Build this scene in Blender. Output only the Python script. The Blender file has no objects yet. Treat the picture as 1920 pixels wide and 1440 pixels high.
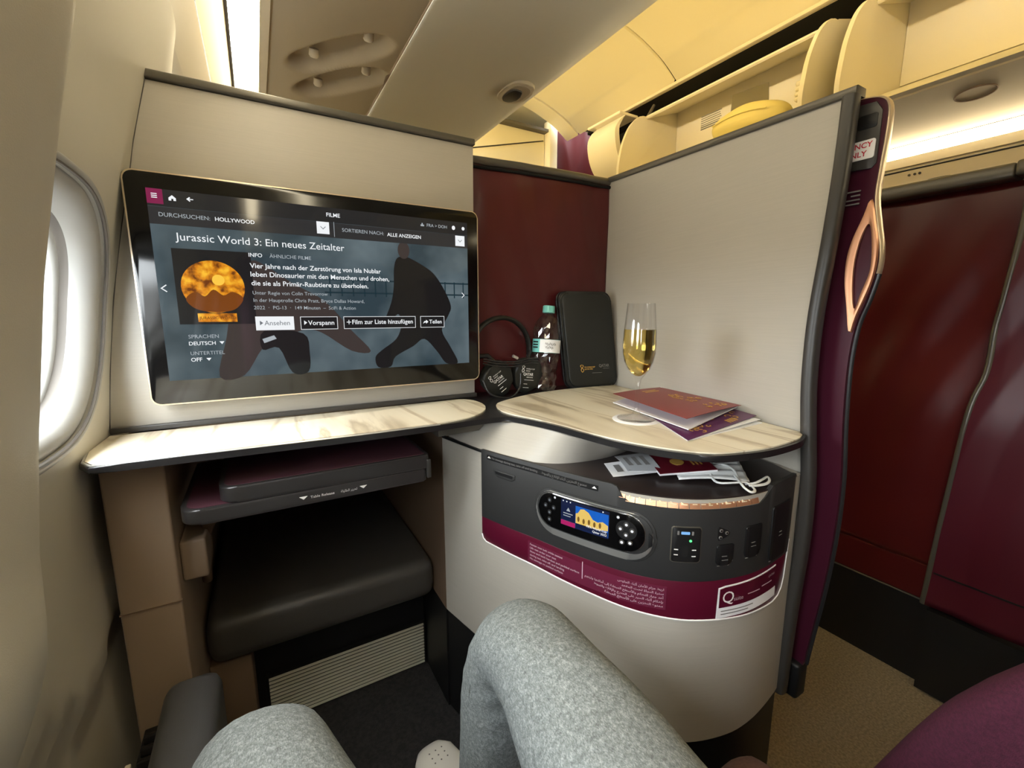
import bpy, bmesh, math, random
from mathutils import Vector, Matrix
random.seed(7)
R = math.radians
scene = bpy.context.scene
C = scene.collection

# ------------------------------------------------------------------ camera, world, light, exposure
# origin of the scene = the phone lens; X to the aisle, Y forward, Z up; floor at z = FLOOR
FLOOR = -0.905
cam_d = bpy.data.cameras.new('camera'); cam = bpy.data.objects.new('camera', cam_d); C.objects.link(cam)
cam.location = (0, 0, 0)
cam.rotation_euler = (R(90 - 9.245), 0, R(-30.06))
cam_d.sensor_width = 36.0; cam_d.lens = 819.0 * 36 / 1920; cam_d.clip_start = 0.01
scene.camera = cam
vs = scene.view_settings
vs.view_transform = 'Standard'; vs.look = 'None'; vs.gamma = 1.0; vs.use_curve_mapping = False
vs.exposure = 0.0
world = bpy.data.worlds.new('overcast_sky'); scene.world = world; world.use_nodes = True
bg = world.node_tree.nodes['Background']
# overcast sky: brightest overhead, a third of that at the horizon, dim ground below
_nt = world.node_tree
_tc = _nt.nodes.new('ShaderNodeTexCoord'); _sx = _nt.nodes.new('ShaderNodeSeparateXYZ'); _rp = _nt.nodes.new('ShaderNodeValToRGB')
_mr = _nt.nodes.new('ShaderNodeMapRange'); _mr.inputs['From Min'].default_value = -1.0; _mr.inputs['From Max'].default_value = 1.0
_nt.links.new(_tc.outputs['Generated'], _sx.inputs[0]); _nt.links.new(_sx.outputs['Z'], _mr.inputs[0]); _nt.links.new(_mr.outputs[0], _rp.inputs[0])
_e = _rp.color_ramp.elements; _e[0].position = 0.47; _e[0].color = (0.13, 0.135, 0.135, 1); _e[1].position = 1.0; _e[1].color = (0.72, 0.76, 0.78, 1)
_x = _e.new(0.505); _x.color = (0.42, 0.45, 0.465, 1)
_nt.links.new(_rp.outputs[0], bg.inputs[0]); bg.inputs[1].default_value = 44.0

WIN_Y = [0.68, 0.12, -0.44]           # window centres along the sidewall
WIN_Z, WIN_A, WIN_B = -0.005, 0.18, 0.16
for wy in WIN_Y + [-1.0]:
    ld = bpy.data.lights.new('window_portal', 'AREA'); ld.shape = 'RECTANGLE'
    ld.size, ld.size_y = 0.34, 0.30
    ld.cycles.is_portal = True
    lo = bpy.data.objects.new('window_portal', ld); C.objects.link(lo)
    lo.location = (-0.29, wy, WIN_Z); lo.rotation_euler = (0, R(-90), 0)

def area(name, loc, size, rot, power, color):
    ld = bpy.data.lights.new(name, 'AREA'); ld.shape = 'RECTANGLE'
    ld.size, ld.size_y = size; ld.energy = power; ld.color = color
    lo = bpy.data.objects.new(name, ld); C.objects.link(lo)
    lo.location = loc; lo.rotation_euler = rot
    return lo
WARM = (1.0, 0.74, 0.30)
# ceiling wash lights lying on top of the bins, shining up at the aisle ceiling
area('ceiling_wash', (0.80, 0.6, 1.06), (0.06, 6.0), (R(180), R(44), 0), 56, WARM)

# ------------------------------------------------------------------ helpers
def lin(r, g, b):
    f = lambda c: (c / 255 / 12.92) if c <= 10 else ((c / 255 + 0.055) / 1.055) ** 2.4
    return (f(r), f(g), f(b), 1.0)

def mat(name, col, rough=0.5, metal=0.0, spec=0.5, emit=None, es=0.0, trans=0.0, ior=1.45, coat=0.0,
        var=0.0, vscale=40.0, vstretch=(1, 1, 1), bump=0.0, bscale=400.0, bstretch=(1, 1, 1), col2=None, detail=2.0):
    m = bpy.data.materials.new(name); m.use_nodes = True
    nt = m.node_tree; p = nt.nodes['Principled BSDF']
    p.inputs['Base Color'].default_value = col
    p.inputs['Roughness'].default_value = rough; p.inputs['Metallic'].default_value = metal
    p.inputs['Specular IOR Level'].default_value = spec
    p.inputs['Transmission Weight'].default_value = trans; p.inputs['IOR'].default_value = ior
    p.inputs['Coat Weight'].default_value = coat; p.inputs['Coat Roughness'].default_value = 0.06
    if emit:
        p.inputs['Emission Color'].default_value = emit; p.inputs['Emission Strength'].default_value = es
    tc = None
    if var > 0 or col2 or bump > 0:
        tc = nt.nodes.new('ShaderNodeTexCoord')
    if var > 0 or col2:
        mp = nt.nodes.new('ShaderNodeMapping'); mp.inputs['Scale'].default_value = vstretch
        nt.links.new(tc.outputs['Object'], mp.inputs[0])
        n = nt.nodes.new('ShaderNodeTexNoise'); n.inputs['Scale'].default_value = vscale; n.inputs['Detail'].default_value = detail
        nt.links.new(mp.outputs[0], n.inputs[0])
        r = nt.nodes.new('ShaderNodeValToRGB')
        c2 = col2 or tuple(c * (1 - var) for c in col[:3]) + (1,)
        c1 = col if col2 else tuple(min(1, c * (1 + var)) for c in col[:3]) + (1,)
        r.color_ramp.elements[0].position = 0.32; r.color_ramp.elements[1].position = 0.68
        r.color_ramp.elements[0].color = c2; r.color_ramp.elements[1].color = c1
        nt.links.new(n.outputs[0], r.inputs[0]); nt.links.new(r.outputs[0], p.inputs['Base Color'])
    if bump > 0:
        mp2 = nt.nodes.new('ShaderNodeMapping'); mp2.inputs['Scale'].default_value = bstretch
        nt.links.new(tc.outputs['Object'], mp2.inputs[0])
        n2 = nt.nodes.new('ShaderNodeTexNoise'); n2.inputs['Scale'].default_value = bscale; n2.inputs['Detail'].default_value = 3
        nt.links.new(mp2.outputs[0], n2.inputs[0])
        b = nt.nodes.new('ShaderNodeBump'); b.inputs['Strength'].default_value = bump; b.inputs['Distance'].default_value = 0.002
        nt.links.new(n2.outputs[0], b.inputs['Height']); nt.links.new(b.outputs[0], p.inputs['Normal'])
    return m

def marble():
    m = bpy.data.materials.new('marble'); m.use_nodes = True; nt = m.node_tree; p = nt.nodes['Principled BSDF']
    tc = nt.nodes.new('ShaderNodeTexCoord'); mp = nt.nodes.new('ShaderNodeMapping')
    mp.inputs['Rotation'].default_value = (0, 0, R(-17)); mp.inputs['Scale'].default_value = (1, 0.12, 1)
    nt.links.new(tc.outputs['Object'], mp.inputs[0])
    n = nt.nodes.new('ShaderNodeTexNoise'); n.inputs['Scale'].default_value = 11; n.inputs['Detail'].default_value = 6; n.inputs['Distortion'].default_value = 0.7
    nt.links.new(mp.outputs[0], n.inputs[0])
    r = nt.nodes.new('ShaderNodeValToRGB'); e = r.color_ramp.elements
    e[0].position = 0.30; e[0].color = lin(206, 194, 170); e[1].position = 0.70; e[1].color = lin(236, 229, 210)
    for pos, c in ((0.36, (176, 162, 138)), (0.41, (224, 213, 190)), (0.50, (236, 227, 206)), (0.535, (190, 174, 148)), (0.57, (234, 225, 204))):
        x = e.new(pos); x.color = lin(*c)
    nt.links.new(n.outputs[0], r.inputs[0]); nt.links.new(r.outputs[0], p.inputs['Base Color'])
    p.inputs['Roughness'].default_value = 0.28
    return m

def folds(name, col, col2, scale=9.0, rough=0.35, strength=0.5):
    """maroon shell with soft upright flame-like folds (relief only)"""
    m = mat(name, col, rough, col2=col2, var=0.1, vscale=4)
    nt = m.node_tree; p = nt.nodes['Principled BSDF']
    tc = nt.nodes.new('ShaderNodeTexCoord'); mp = nt.nodes.new('ShaderNodeMapping')
    mp.inputs['Scale'].default_value = (1, 1, 0.28); mp.inputs['Rotation'].default_value = (R(12), R(10), 0)
    nt.links.new(tc.outputs['Object'], mp.inputs[0])
    v = nt.nodes.new('ShaderNodeTexVoronoi'); v.inputs['Scale'].default_value = scale; v.feature = 'SMOOTH_F1'
    v.inputs['Smoothness'].default_value = 0.35
    nt.links.new(mp.outputs[0], v.inputs[0])
    b = nt.nodes.new('ShaderNodeBump'); b.inputs['Strength'].default_value = strength; b.inputs['Distance'].default_value = 0.02
    nt.links.new(v.outputs['Distance'], b.inputs['Height']); nt.links.new(b.outputs[0], p.inputs['Normal'])
    return m

M = dict(
    laminate=mat('grey_laminate', lin(174, 169, 159), 0.42, var=0.02, vscale=120, vstretch=(0.1, 0.1, 4), bump=0.05, bscale=900),
    sidewall=mat('sidewall_plastic', lin(196, 191, 176), 0.5, bump=0.08, bscale=900),
    reveal=mat('window_reveal_plastic', lin(168, 168, 165), 0.45),
    gasket=mat('window_gasket', lin(95, 90, 85), 0.5),
    cream=mat('cream_plastic', lin(222, 212, 190), 0.5),
    ceiling=mat('ceiling_cream', lin(236, 228, 200), 0.6),
    binply=mat('bin_plastic', lin(226, 222, 206), 0.45, bump=0.04, bscale=700),
    psu=mat('service_panel_plastic', lin(190, 178, 156), 0.5),
    bucket=mat('bin_interior', lin(226, 218, 196), 0.55),
    trayedge=mat('tray_edge', lin(66, 64, 64), 0.3, metal=0.4),
    dark=mat('dark_trim', lin(58, 56, 54), 0.35),
    cap=mat('bronze_grey_trim', lin(92, 88, 80), 0.32, metal=0.3),
    rim=mat('black_rim', lin(36, 35, 36), 0.25),
    black=mat('black_plastic', lin(22, 22, 23), 0.45),
    bezel=mat('bezel_black', lin(8, 8, 9), 0.12),
    void=mat('dark_void', lin(8, 7, 7), 0.9),
    shell=folds('maroon_shell', lin(86, 30, 32), lin(78, 26, 28), 9, 0.36, 0.9),
    suite=folds('maroon_suite', lin(88, 26, 24), lin(78, 22, 22), 6, 0.30, 0.6),
    suite2=folds('plum_suite', lin(84, 24, 38), lin(76, 22, 34), 6, 0.38, 0.5),
    maroon=mat('maroon_plain', lin(80, 12, 36), 0.35),
    maroon_l=mat('maroon_print', lin(96, 30, 54), 0.4),
    doorm=mat('door_maroon', lin(64, 22, 38), 0.3),
    consoleblk=mat('console_charcoal', lin(47, 47, 47), 0.5, bump=0.05, bscale=1500),
    shelf=mat('shelf_dark', lin(44, 36, 35), 0.3),
    gold=mat('rose_gold', lin(214, 158, 122), 0.38, metal=0.7),
    champagne=mat('champagne_metal', lin(214, 196, 170), 0.3, metal=0.6),
    silver=mat('satin_silver', lin(205, 205, 202), 0.28, metal=0.8),
    chrome=mat('bright_edge', lin(225, 223, 220), 0.15, metal=0.95),
    ivory=mat('ivory_print', lin(250, 232, 196), 0.5),
    white=mat('white_print', lin(235, 233, 232), 0.5),
    softwhite=mat('pale_print', lin(190, 160, 172), 0.6),
    goldprint=mat('gold_print', lin(214, 168, 84), 0.35, metal=0.4),
    greyprint=mat('grey_print', lin(120, 118, 116), 0.5),
    red=mat('red_print', lin(190, 40, 60), 0.5),
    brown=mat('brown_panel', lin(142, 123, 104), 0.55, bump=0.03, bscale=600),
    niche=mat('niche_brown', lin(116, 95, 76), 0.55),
    leather=mat('black_leather', lin(66, 63, 60), 0.42, bump=0.12, bscale=700),
    armleather=mat('charcoal_leather', lin(72, 72, 74), 0.45, bump=0.1, bscale=700),
    slat=mat('grille_slat', lin(226, 222, 204), 0.35, metal=0.2),
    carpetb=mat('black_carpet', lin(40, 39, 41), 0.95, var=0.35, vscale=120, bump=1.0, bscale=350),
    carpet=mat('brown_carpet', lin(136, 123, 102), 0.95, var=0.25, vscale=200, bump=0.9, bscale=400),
    seat=mat('plum_fabric', lin(76, 28, 50), 0.85, var=0.2, vscale=300, bump=0.5, bscale=900),
    seatl=mat('brown_fabric', lin(84, 60, 56), 0.85, var=0.2, vscale=300, bump=0.5, bscale=900),
    tray=mat('tray_leatherette', lin(86, 52, 62), 0.5, bump=0.05, bscale=900),
    marble=marble(),
    bag=mat('bag_nylon', lin(28, 29, 26), 0.5, bump=0.08, bscale=700),
    wine=mat('sparkling_wine', lin(248, 222, 130), 0.0, trans=1.0, ior=1.34),
    teal=mat('teal_plastic', lin(120, 196, 188), 0.35),
    teallabel=mat('teal_label', lin(120, 200, 194), 0.45),
    paper=mat('paper', lin(236, 236, 238), 0.6),
    greypaper=mat('grey_paper', lin(168, 170, 172), 0.6),
    redcover=mat('red_cover', lin(134, 26, 30), 0.35),
    purplecover=mat('purple_cover', lin(86, 36, 84), 0.35),
    passport=mat('passport_burgundy', lin(96, 22, 34), 0.35),
    mask=mat('mask_cloth', lin(232, 234, 232), 0.8, bump=0.15, bscale=900),
    yellowbag=mat('yellow_fabric', lin(226, 212, 140), 0.7, bump=0.4, bscale=60),
    orange=mat('orange_print', lin(232, 110, 60), 0.7),
    mirror=mat('mirror', lin(210, 212, 214), 0.05, metal=1.0),
    shoe=mat('white_leather', lin(228, 226, 220), 0.5, bump=0.05, bscale=400),
    sock=mat('grey_knit', lin(120, 120, 120), 0.9, bump=0.8, bscale=300),
    strip=mat('strip_light', (1, 1, 1, 1), 0.5, emit=(1.0, 0.85, 0.56, 1), es=20.0),
    led=mat('green_led', (0, 0, 0, 1), 0.5, emit=(0.1, 1.0, 0.25, 1), es=2.0),
    blueled=mat('blue_port', (0, 0, 0, 1), 0.5, emit=(0.25, 0.55, 1.0, 1), es=0.9),
)
def scr(name, c, s=1.0):
    M[name] = mat(name, (0.004, 0.004, 0.004, 1), 0.06, emit=lin(*c), es=s); return M[name]
scr('s_white', (240, 243, 246)); scr('s_grey', (168, 176, 182)); scr('s_dim', (110, 116, 122)); scr('s_menu', (128, 28, 74))
scr('s_head', (34, 34, 36)); scr('s_head2', (44, 44, 46)); scr('s_fig', (24, 23, 24)); scr('s_fig2', (60, 52, 50)); scr('s_fence', (30, 50, 58))
scr('s_amber', (226, 140, 20)); scr('s_amberd', (120, 62, 8)); scr('s_amberl', (252, 200, 70)); scr('s_darkbox', (26, 26, 28))
scr('s_sky', (20, 96, 196)); scr('s_sand', (232, 196, 104)); scr('s_navy', (14, 26, 62)); scr('s_pink', (176, 30, 100)); scr('s_sandd', (120, 88, 40))
def screen_bg():
    m = bpy.data.materials.new('screen_picture'); m.use_nodes = True; nt = m.node_tree; p = nt.nodes['Principled BSDF']
    p.inputs['Base Color'].default_value = (0.004, 0.004, 0.004, 1); p.inputs['Roughness'].default_value = 0.06
    tc = nt.nodes.new('ShaderNodeTexCoord'); n = nt.nodes.new('ShaderNodeTexNoise'); n.inputs['Scale'].default_value = 9; n.inputs['Detail'].default_value = 3
    nt.links.new(tc.outputs['Object'], n.inputs[0])
    r = nt.nodes.new('ShaderNodeValToRGB'); r.color_ramp.elements[0].position = 0.35; r.color_ramp.elements[1].position = 0.7
    r.color_ramp.elements[0].color = lin(46, 62, 70); r.color_ramp.elements[1].color = lin(98, 112, 118)
    nt.links.new(n.outputs[0], r.inputs[0]); nt.links.new(r.outputs[0], p.inputs['Emission Color']); p.inputs['Emission Strength'].default_value = 1.0
    return m
M['s_bg'] = screen_bg()
def heather():
    m = bpy.data.materials.new('grey_heather_cotton'); m.use_nodes = True; nt = m.node_tree; p = nt.nodes['Principled BSDF']
    tc = nt.nodes.new('ShaderNodeTexCoord')
    a = nt.nodes.new('ShaderNodeTexNoise'); a.inputs['Scale'].default_value = 850; a.inputs['Detail'].default_value = 4; a.inputs['Roughness'].default_value = 0.75
    b = nt.nodes.new('ShaderNodeTexNoise'); b.inputs['Scale'].default_value = 220; b.inputs['Detail'].default_value = 5
    mp = nt.nodes.new('ShaderNodeMapping'); mp.inputs['Scale'].default_value = (1, 0.5, 1)
    nt.links.new(tc.outputs['Object'], mp.inputs[0]); nt.links.new(mp.outputs[0], a.inputs[0]); nt.links.new(tc.outputs['Object'], b.inputs[0])
    mx = nt.nodes.new('ShaderNodeMath'); mx.operation = 'MULTIPLY_ADD'; mx.inputs[1].default_value = 0.65
    nt.links.new(a.outputs[0], mx.inputs[0])
    m2 = nt.nodes.new('ShaderNodeMath'); m2.operation = 'MULTIPLY'; m2.inputs[1].default_value = 0.35
    nt.links.new(b.outputs[0], m2.inputs[0]); nt.links.new(m2.outputs[0], mx.inputs[2])
    r = nt.nodes.new('ShaderNodeValToRGB'); e = r.color_ramp.elements
    e[0].position = 0.36; e[0].color = lin(84, 88, 88); e[1].position = 0.66; e[1].color = lin(154, 160, 158)
    x = e.new(0.5); x.color = lin(114, 119, 118)
    nt.links.new(mx.outputs[0], r.inputs[0]); nt.links.new(r.outputs[0], p.inputs['Base Color'])
    p.inputs['Roughness'].default_value = 0.9; p.inputs['Specular IOR Level'].default_value = 0.2
    bp = nt.nodes.new('ShaderNodeBump'); bp.inputs['Strength'].default_value = 0.4; bp.inputs['Distance'].default_value = 0.0015
    nt.links.new(a.outputs[0], bp.inputs['Height']); nt.links.new(bp.outputs[0], p.inputs['Normal'])
    return m
M['trousers'] = heather()
def thin_glass(name, ior=1.45, rough=0.0, tint=(1, 1, 1, 1), bump=0.0, bscale=60):
    """thin walled clear material: reflects by Fresnel, lets the rest straight through"""
    m = bpy.data.materials.new(name); m.use_nodes = True; nt = m.node_tree; nt.nodes.remove(nt.nodes['Principled BSDF'])
    t = nt.nodes.new('ShaderNodeBsdfTransparent'); t.inputs[0].default_value = tint
    g = nt.nodes.new('ShaderNodeBsdfGlossy'); g.inputs['Roughness'].default_value = rough
    ge = nt.nodes.new('ShaderNodeNewGeometry'); io = nt.nodes.new('ShaderNodeMath'); io.operation = 'MULTIPLY_ADD'
    io.inputs[1].default_value = 1 / ior - ior; io.inputs[2].default_value = ior          # both sides of a wall reflect alike
    f = nt.nodes.new('ShaderNodeFresnel'); nt.links.new(ge.outputs['Backfacing'], io.inputs[0]); nt.links.new(io.outputs[0], f.inputs[0])
    mx = nt.nodes.new('ShaderNodeMixShader')
    nt.links.new(f.outputs[0], mx.inputs[0]); nt.links.new(t.outputs[0], mx.inputs[1]); nt.links.new(g.outputs[0], mx.inputs[2])
    nt.links.new(mx.outputs[0], nt.nodes['Material Output'].inputs[0])
    if bump:
        tc = nt.nodes.new('ShaderNodeTexCoord'); n = nt.nodes.new('ShaderNodeTexNoise'); n.inputs['Scale'].default_value = bscale
        b = nt.nodes.new('ShaderNodeBump'); b.inputs['Strength'].default_value = bump; b.inputs['Distance'].default_value = 0.01
        nt.links.new(tc.outputs['Object'], n.inputs[0]); nt.links.new(n.outputs[0], b.inputs['Height'])
        nt.links.new(b.outputs[0], g.inputs['Normal']); nt.links.new(b.outputs[0], f.inputs['Normal'])
    return m
M['pane'] = thin_glass('window_pane', 1.2)
M['glass'] = thin_glass('clear_glass', 1.5)
M['pet'] = thin_glass('clear_plastic', 1.75, 0.05, (0.86, 0.88, 0.89, 1))
def amber():
    m = bpy.data.materials.new('screen_amber'); m.use_nodes = True; nt = m.node_tree; p = nt.nodes['Principled BSDF']
    p.inputs['Base Color'].default_value = (0.004, 0.004, 0.004, 1); p.inputs['Roughness'].default_value = 0.06
    tc = nt.nodes.new('ShaderNodeTexCoord'); n = nt.nodes.new('ShaderNodeTexNoise'); n.inputs['Scale'].default_value = 70; n.inputs['Detail'].default_value = 4
    nt.links.new(tc.outputs['Object'], n.inputs[0]); r = nt.nodes.new('ShaderNodeValToRGB'); e = r.color_ramp.elements
    e[0].position = 0.36; e[0].color = lin(110, 52, 6); e[1].position = 0.66; e[1].color = lin(250, 190, 50); x = e.new(0.5); x.color = lin(216, 132, 18)
    nt.links.new(n.outputs[0], r.inputs[0]); nt.links.new(r.outputs[0], p.inputs['Emission Color']); p.inputs['Emission Strength'].default_value = 1.0
    return m
M['s_amber'] = amber()

def put(o, parent=None):
    C.objects.link(o)
    if parent is not None:
        o.parent = parent
        if parent.type == 'EMPTY':
            o.matrix_parent_inverse = Matrix.Translation(-Vector(parent.location))
    return o
def tag(o, label=None, cat=None, group=None, kind=None):
    if label: o['label'] = label
    if cat: o['category'] = cat
    if group: o['group'] = group
    if kind: o['kind'] = kind
    return o
def thing(name, label, cat, loc, group=None):
    o = bpy.data.objects.new(name, None); o.empty_display_size = 0.05; C.objects.link(o); o.location = loc
    return tag(o, label, cat, group)
def struct(o): o['kind'] = 'structure'; return o
def structure(name, loc):
    o = bpy.data.objects.new(name, None); o.empty_display_size = 0.05; C.objects.link(o); o.location = loc
    return struct(o)

def finish(name, bm, m, parent=None, smooth=False, angle=None):
    bmesh.ops.recalc_face_normals(bm, faces=bm.faces)
    me = bpy.data.meshes.new(name); bm.to_mesh(me); bm.free()
    if smooth:
        for f in me.polygons: f.use_smooth = True
        if angle is not None: me.set_sharp_from_angle(angle=R(angle))
    me.materials.append(M[m] if isinstance(m, str) else m)
    return put(bpy.data.objects.new(name, me), parent)

def pyd(name, verts, faces, m, parent=None, smooth=False, angle=None, recalc=True):
    bm = bmesh.new(); vs_ = [bm.verts.new(v) for v in verts]
    for f in faces:
        try: bm.faces.new([vs_[i] for i in f])
        except ValueError: pass
    return finish(name, bm, m, parent, smooth, angle)

def box(name, x0, x1, y0, y1, z0, z1, m, parent=None, bevel=0.0, seg=3, taper=None):
    bm = bmesh.new()
    v = [bm.verts.new((x, y, z)) for z in (z0, z1) for y in (y0, y1) for x in (x0, x1)]
    for f in ((0, 1, 3, 2), (4, 6, 7, 5), (0, 4, 5, 1), (2, 3, 7, 6), (0, 2, 6, 4), (1, 5, 7, 3)):
        bm.faces.new([v[i] for i in f])
    if bevel > 0:
        bmesh.ops.bevel(bm, geom=bm.edges[:], offset=bevel, segments=seg, affect='EDGES', profile=0.5)
    return finish(name, bm, m, parent, bevel > 0, 35)

def prism_bm(outline, a, b, bevel=0.0, seg=2):
    """outline: 2-D points; extruded from a to b along the third axis (u, v, w)"""
    bm = bmesh.new()
    lo = [bm.verts.new((u, v, a)) for u, v in outline]; hi = [bm.verts.new((u, v, b)) for u, v in outline]
    f1 = bm.faces.new(lo[::-1]); f2 = bm.faces.new(hi)
    n = len(outline)
    for i in range(n): bm.faces.new((lo[i], lo[(i + 1) % n], hi[(i + 1) % n], hi[i]))
    if bevel > 0:
        bmesh.ops.bevel(bm, geom=[e for f in (f1, f2) for e in f.edges], offset=bevel, segments=seg, affect='EDGES', profile=0.5)
    return bm
def prism(name, outline, axis, a, b, m, parent=None, bevel=0.0, seg=2, angle=35):
    bm = prism_bm(outline, a, b, bevel, seg)
    for v in bm.verts:
        u, w, t = v.co
        v.co = {'z': (u, w, t), 'y': (u, t, w), 'x': (t, u, w)}[axis]
    return finish(name, bm, m, parent, True, angle)

def rrect(u0, u1, v0, v1, r, n=5):
    pts = []
    if not isinstance(r, (tuple, list)): r = (r, r, r, r)
    for (cu, cv, a0, rr) in ((u1 - r[0], v1 - r[0], 0, r[0]), (u0 + r[1], v1 - r[1], 90, r[1]), (u0 + r[2], v0 + r[2], 180, r[2]), (u1 - r[3], v0 + r[3], 270, r[3])):
        if rr <= 1e-6: pts.append((cu, cv)); continue
        for i in range(n + 1):
            a = R(a0 + 90 * i / n); pts.append((cu + rr * math.cos(a), cv + rr * math.sin(a)))
    return pts
def ellipse(cu, cv, a, b, n=32, ex=2.0):
    out = []
    for i in range(n):
        t = 2 * math.pi * i / n; c, s = math.cos(t), math.sin(t)
        out.append((cu + a * math.copysign(abs(c) ** (2 / ex), c), cv + b * math.copysign(abs(s) ** (2 / ex), s)))
    return out
def smooth_path(pts, k=6, closed=False):
    n = len(pts); P = [Vector(p) for p in pts]; out = []
    rng = range(n) if closed else range(n - 1)
    for i in rng:
        g = lambda j: P[j % n] if closed else P[max(0, min(n - 1, j))]
        p0, p1, p2, p3 = g(i - 1), g(i), g(i + 1), g(i + 2)
        for s in range(k):
            t = s / k
            out.append(0.5 * ((2 * p1) + (p2 - p0) * t + (2 * p0 - 5 * p1 + 4 * p2 - p3) * t * t + (3 * p1 - p0 - 3 * p2 + p3) * t ** 3))
    if not closed: out.append(P[-1])
    return [tuple(p) for p in out]

def tube(name, pts, rad, m, parent=None, n=8, closed=False, flat=1.0):
    P = [Vector(p) for p in pts]; N = len(P); bm = bmesh.new(); rings = []; up = None
    for i in range(N):
        t = (P[(i + 1) % N] - P[i - 1]) if closed else (P[min(i + 1, N - 1)] - P[max(i - 1, 0)])
        t.normalize()
        if up is None:
            up = Vector((0, 0, 1)) if abs(t.z) < 0.9 else Vector((1, 0, 0))
        up = (up - t * up.dot(t)).normalized(); sd = t.cross(up)
        r = rad[i] if isinstance(rad, (list, tuple)) else rad
        rings.append([bm.verts.new(P[i] + up * r * flat * math.sin(2 * math.pi * k / n) + sd * r * math.cos(2 * math.pi * k / n)) for k in range(n)])
    for i in range(N if closed else N - 1):
        a, b = rings[i], rings[(i + 1) % N]
        for k in range(n): bm.faces.new((a[k], a[(k + 1) % n], b[(k + 1) % n], b[k]))
    if not closed:
        bm.faces.new(rings[0][::-1]); bm.faces.new(rings[-1])
    return finish(name, bm, m, parent, True, 50)

def lathe(name, prof, centre, m, parent=None, n=40, tilt=None, closed=False):
    bm = bmesh.new(); rings = []
    for r, z in prof:
        if r < 1e-6: rings.append([bm.verts.new((0, 0, z))])
        else: rings.append([bm.verts.new((r * math.cos(2 * math.pi * k / n), r * math.sin(2 * math.pi * k / n), z)) for k in range(n)])
    L = len(rings)
    for i in range(L if closed else L - 1):
        a, b = rings[i], rings[(i + 1) % L]
        for k in range(n):
            q = [a[k % len(a)], a[(k + 1) % len(a)], b[(k + 1) % len(b)], b[k % len(b)]]
            u = []
            for v in q:
                if v not in u: u.append(v)
            if len(u) > 2: bm.faces.new(u)
    mt = Matrix.Translation(centre) @ (tilt if tilt is not None else Matrix())
    bm.transform(mt)
    return finish(name, bm, m, parent, True, 50)

def grid(name, nu, nv, fn, m, parent=None, smooth=True, closed_u=False, thick=0.0, angle=None):
    verts = [fn(i / (nu if closed_u else nu - 1), j / (nv - 1)) for j in range(nv) for i in range(nu)]
    faces = []
    for j in range(nv - 1):
        for i in range(nu if closed_u else nu - 1):
            i2 = (i + 1) % nu; faces.append((j * nu + i, j * nu + i2, (j + 1) * nu + i2, (j + 1) * nu + i))
    o = pyd(name, verts, faces, m, parent, smooth, angle)
    if thick:
        md = o.modifiers.new('solid', 'SOLIDIFY'); md.thickness = thick; md.offset = 0
    return o

_tc = {}
def text_data(s, bold=0.0):
    """flat mesh of a line of lettering: returns verts, faces, width"""
    key = (s, bold)
    if key in _tc: return _tc[key]
    cu = bpy.data.curves.new('lettering', 'FONT'); cu.body = s; cu.size = 1.0; cu.resolution_u = 3; cu.offset = bold
    o = bpy.data.objects.new('lettering', cu); C.objects.link(o)
    dg = bpy.context.evaluated_depsgraph_get()
    me = bpy.data.meshes.new_from_object(o.evaluated_get(dg))
    v = [tuple(x.co) for x in me.vertices]; f = [tuple(p.vertices) for p in me.polygons]
    bpy.data.objects.remove(o); bpy.data.curves.remove(cu); bpy.data.meshes.remove(me)
    if not v: v, f = [(0, 0, 0), (1, 0, 0), (1, .1, 0)], [(0, 1, 2)]
    x0 = min(p[0] for p in v); x1 = max(p[0] for p in v)
    v = [(p[0] - x0, p[1], 0) for p in v]
    _tc[key] = (v, f, x1 - x0); return _tc[key]
def lettering(name, s, place, width, m, parent, bold=0.0, height=None, right=False):
    """place(u, v) -> world point; width in metres"""
    v, f, w = text_data(s, bold); k = width / w; kv = k
    if height: kv = height / 0.72
    pts = [place(p[0] * k, p[1] * kv) for p in v]
    me = bpy.data.meshes.new(name); me.from_pydata(pts, [], f); me.materials.append(M[m] if isinstance(m, str) else m)
    return put(bpy.data.objects.new(name, me), parent)

# Arabic shaping for the printed notices
_AR = {'ا': (0xFE8D, 0xFE8E), 'أ': (0xFE83, 0xFE84), 'إ': (0xFE87, 0xFE88), 'ب': (0xFE8F, 4), 'ت': (0xFE95, 4), 'ث': (0xFE99, 4), 'ج': (0xFE9D, 4), 'ح': (0xFEA1, 4),
       'خ': (0xFEA5, 4), 'د': (0xFEA9, 2), 'ر': (0xFEAD, 2), 'ز': (0xFEAF, 2), 'س': (0xFEB1, 4), 'ش': (0xFEB5, 4), 'ط': (0xFEC1, 4), 'ع': (0xFEC9, 4), 'ق': (0xFED5, 4),
       'ك': (0xFED9, 4), 'ل': (0xFEDD, 4), 'م': (0xFEE1, 4), 'ن': (0xFEE5, 4), 'ه': (0xFEE9, 4), 'و': (0xFEED, 2), 'ى': (0xFEEF, 2), 'ي': (0xFEF1, 4), 'ة': (0xFE93, 2), 'ء': (0xFE80, 1), 'ف': (0xFED1, 4)}
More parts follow.
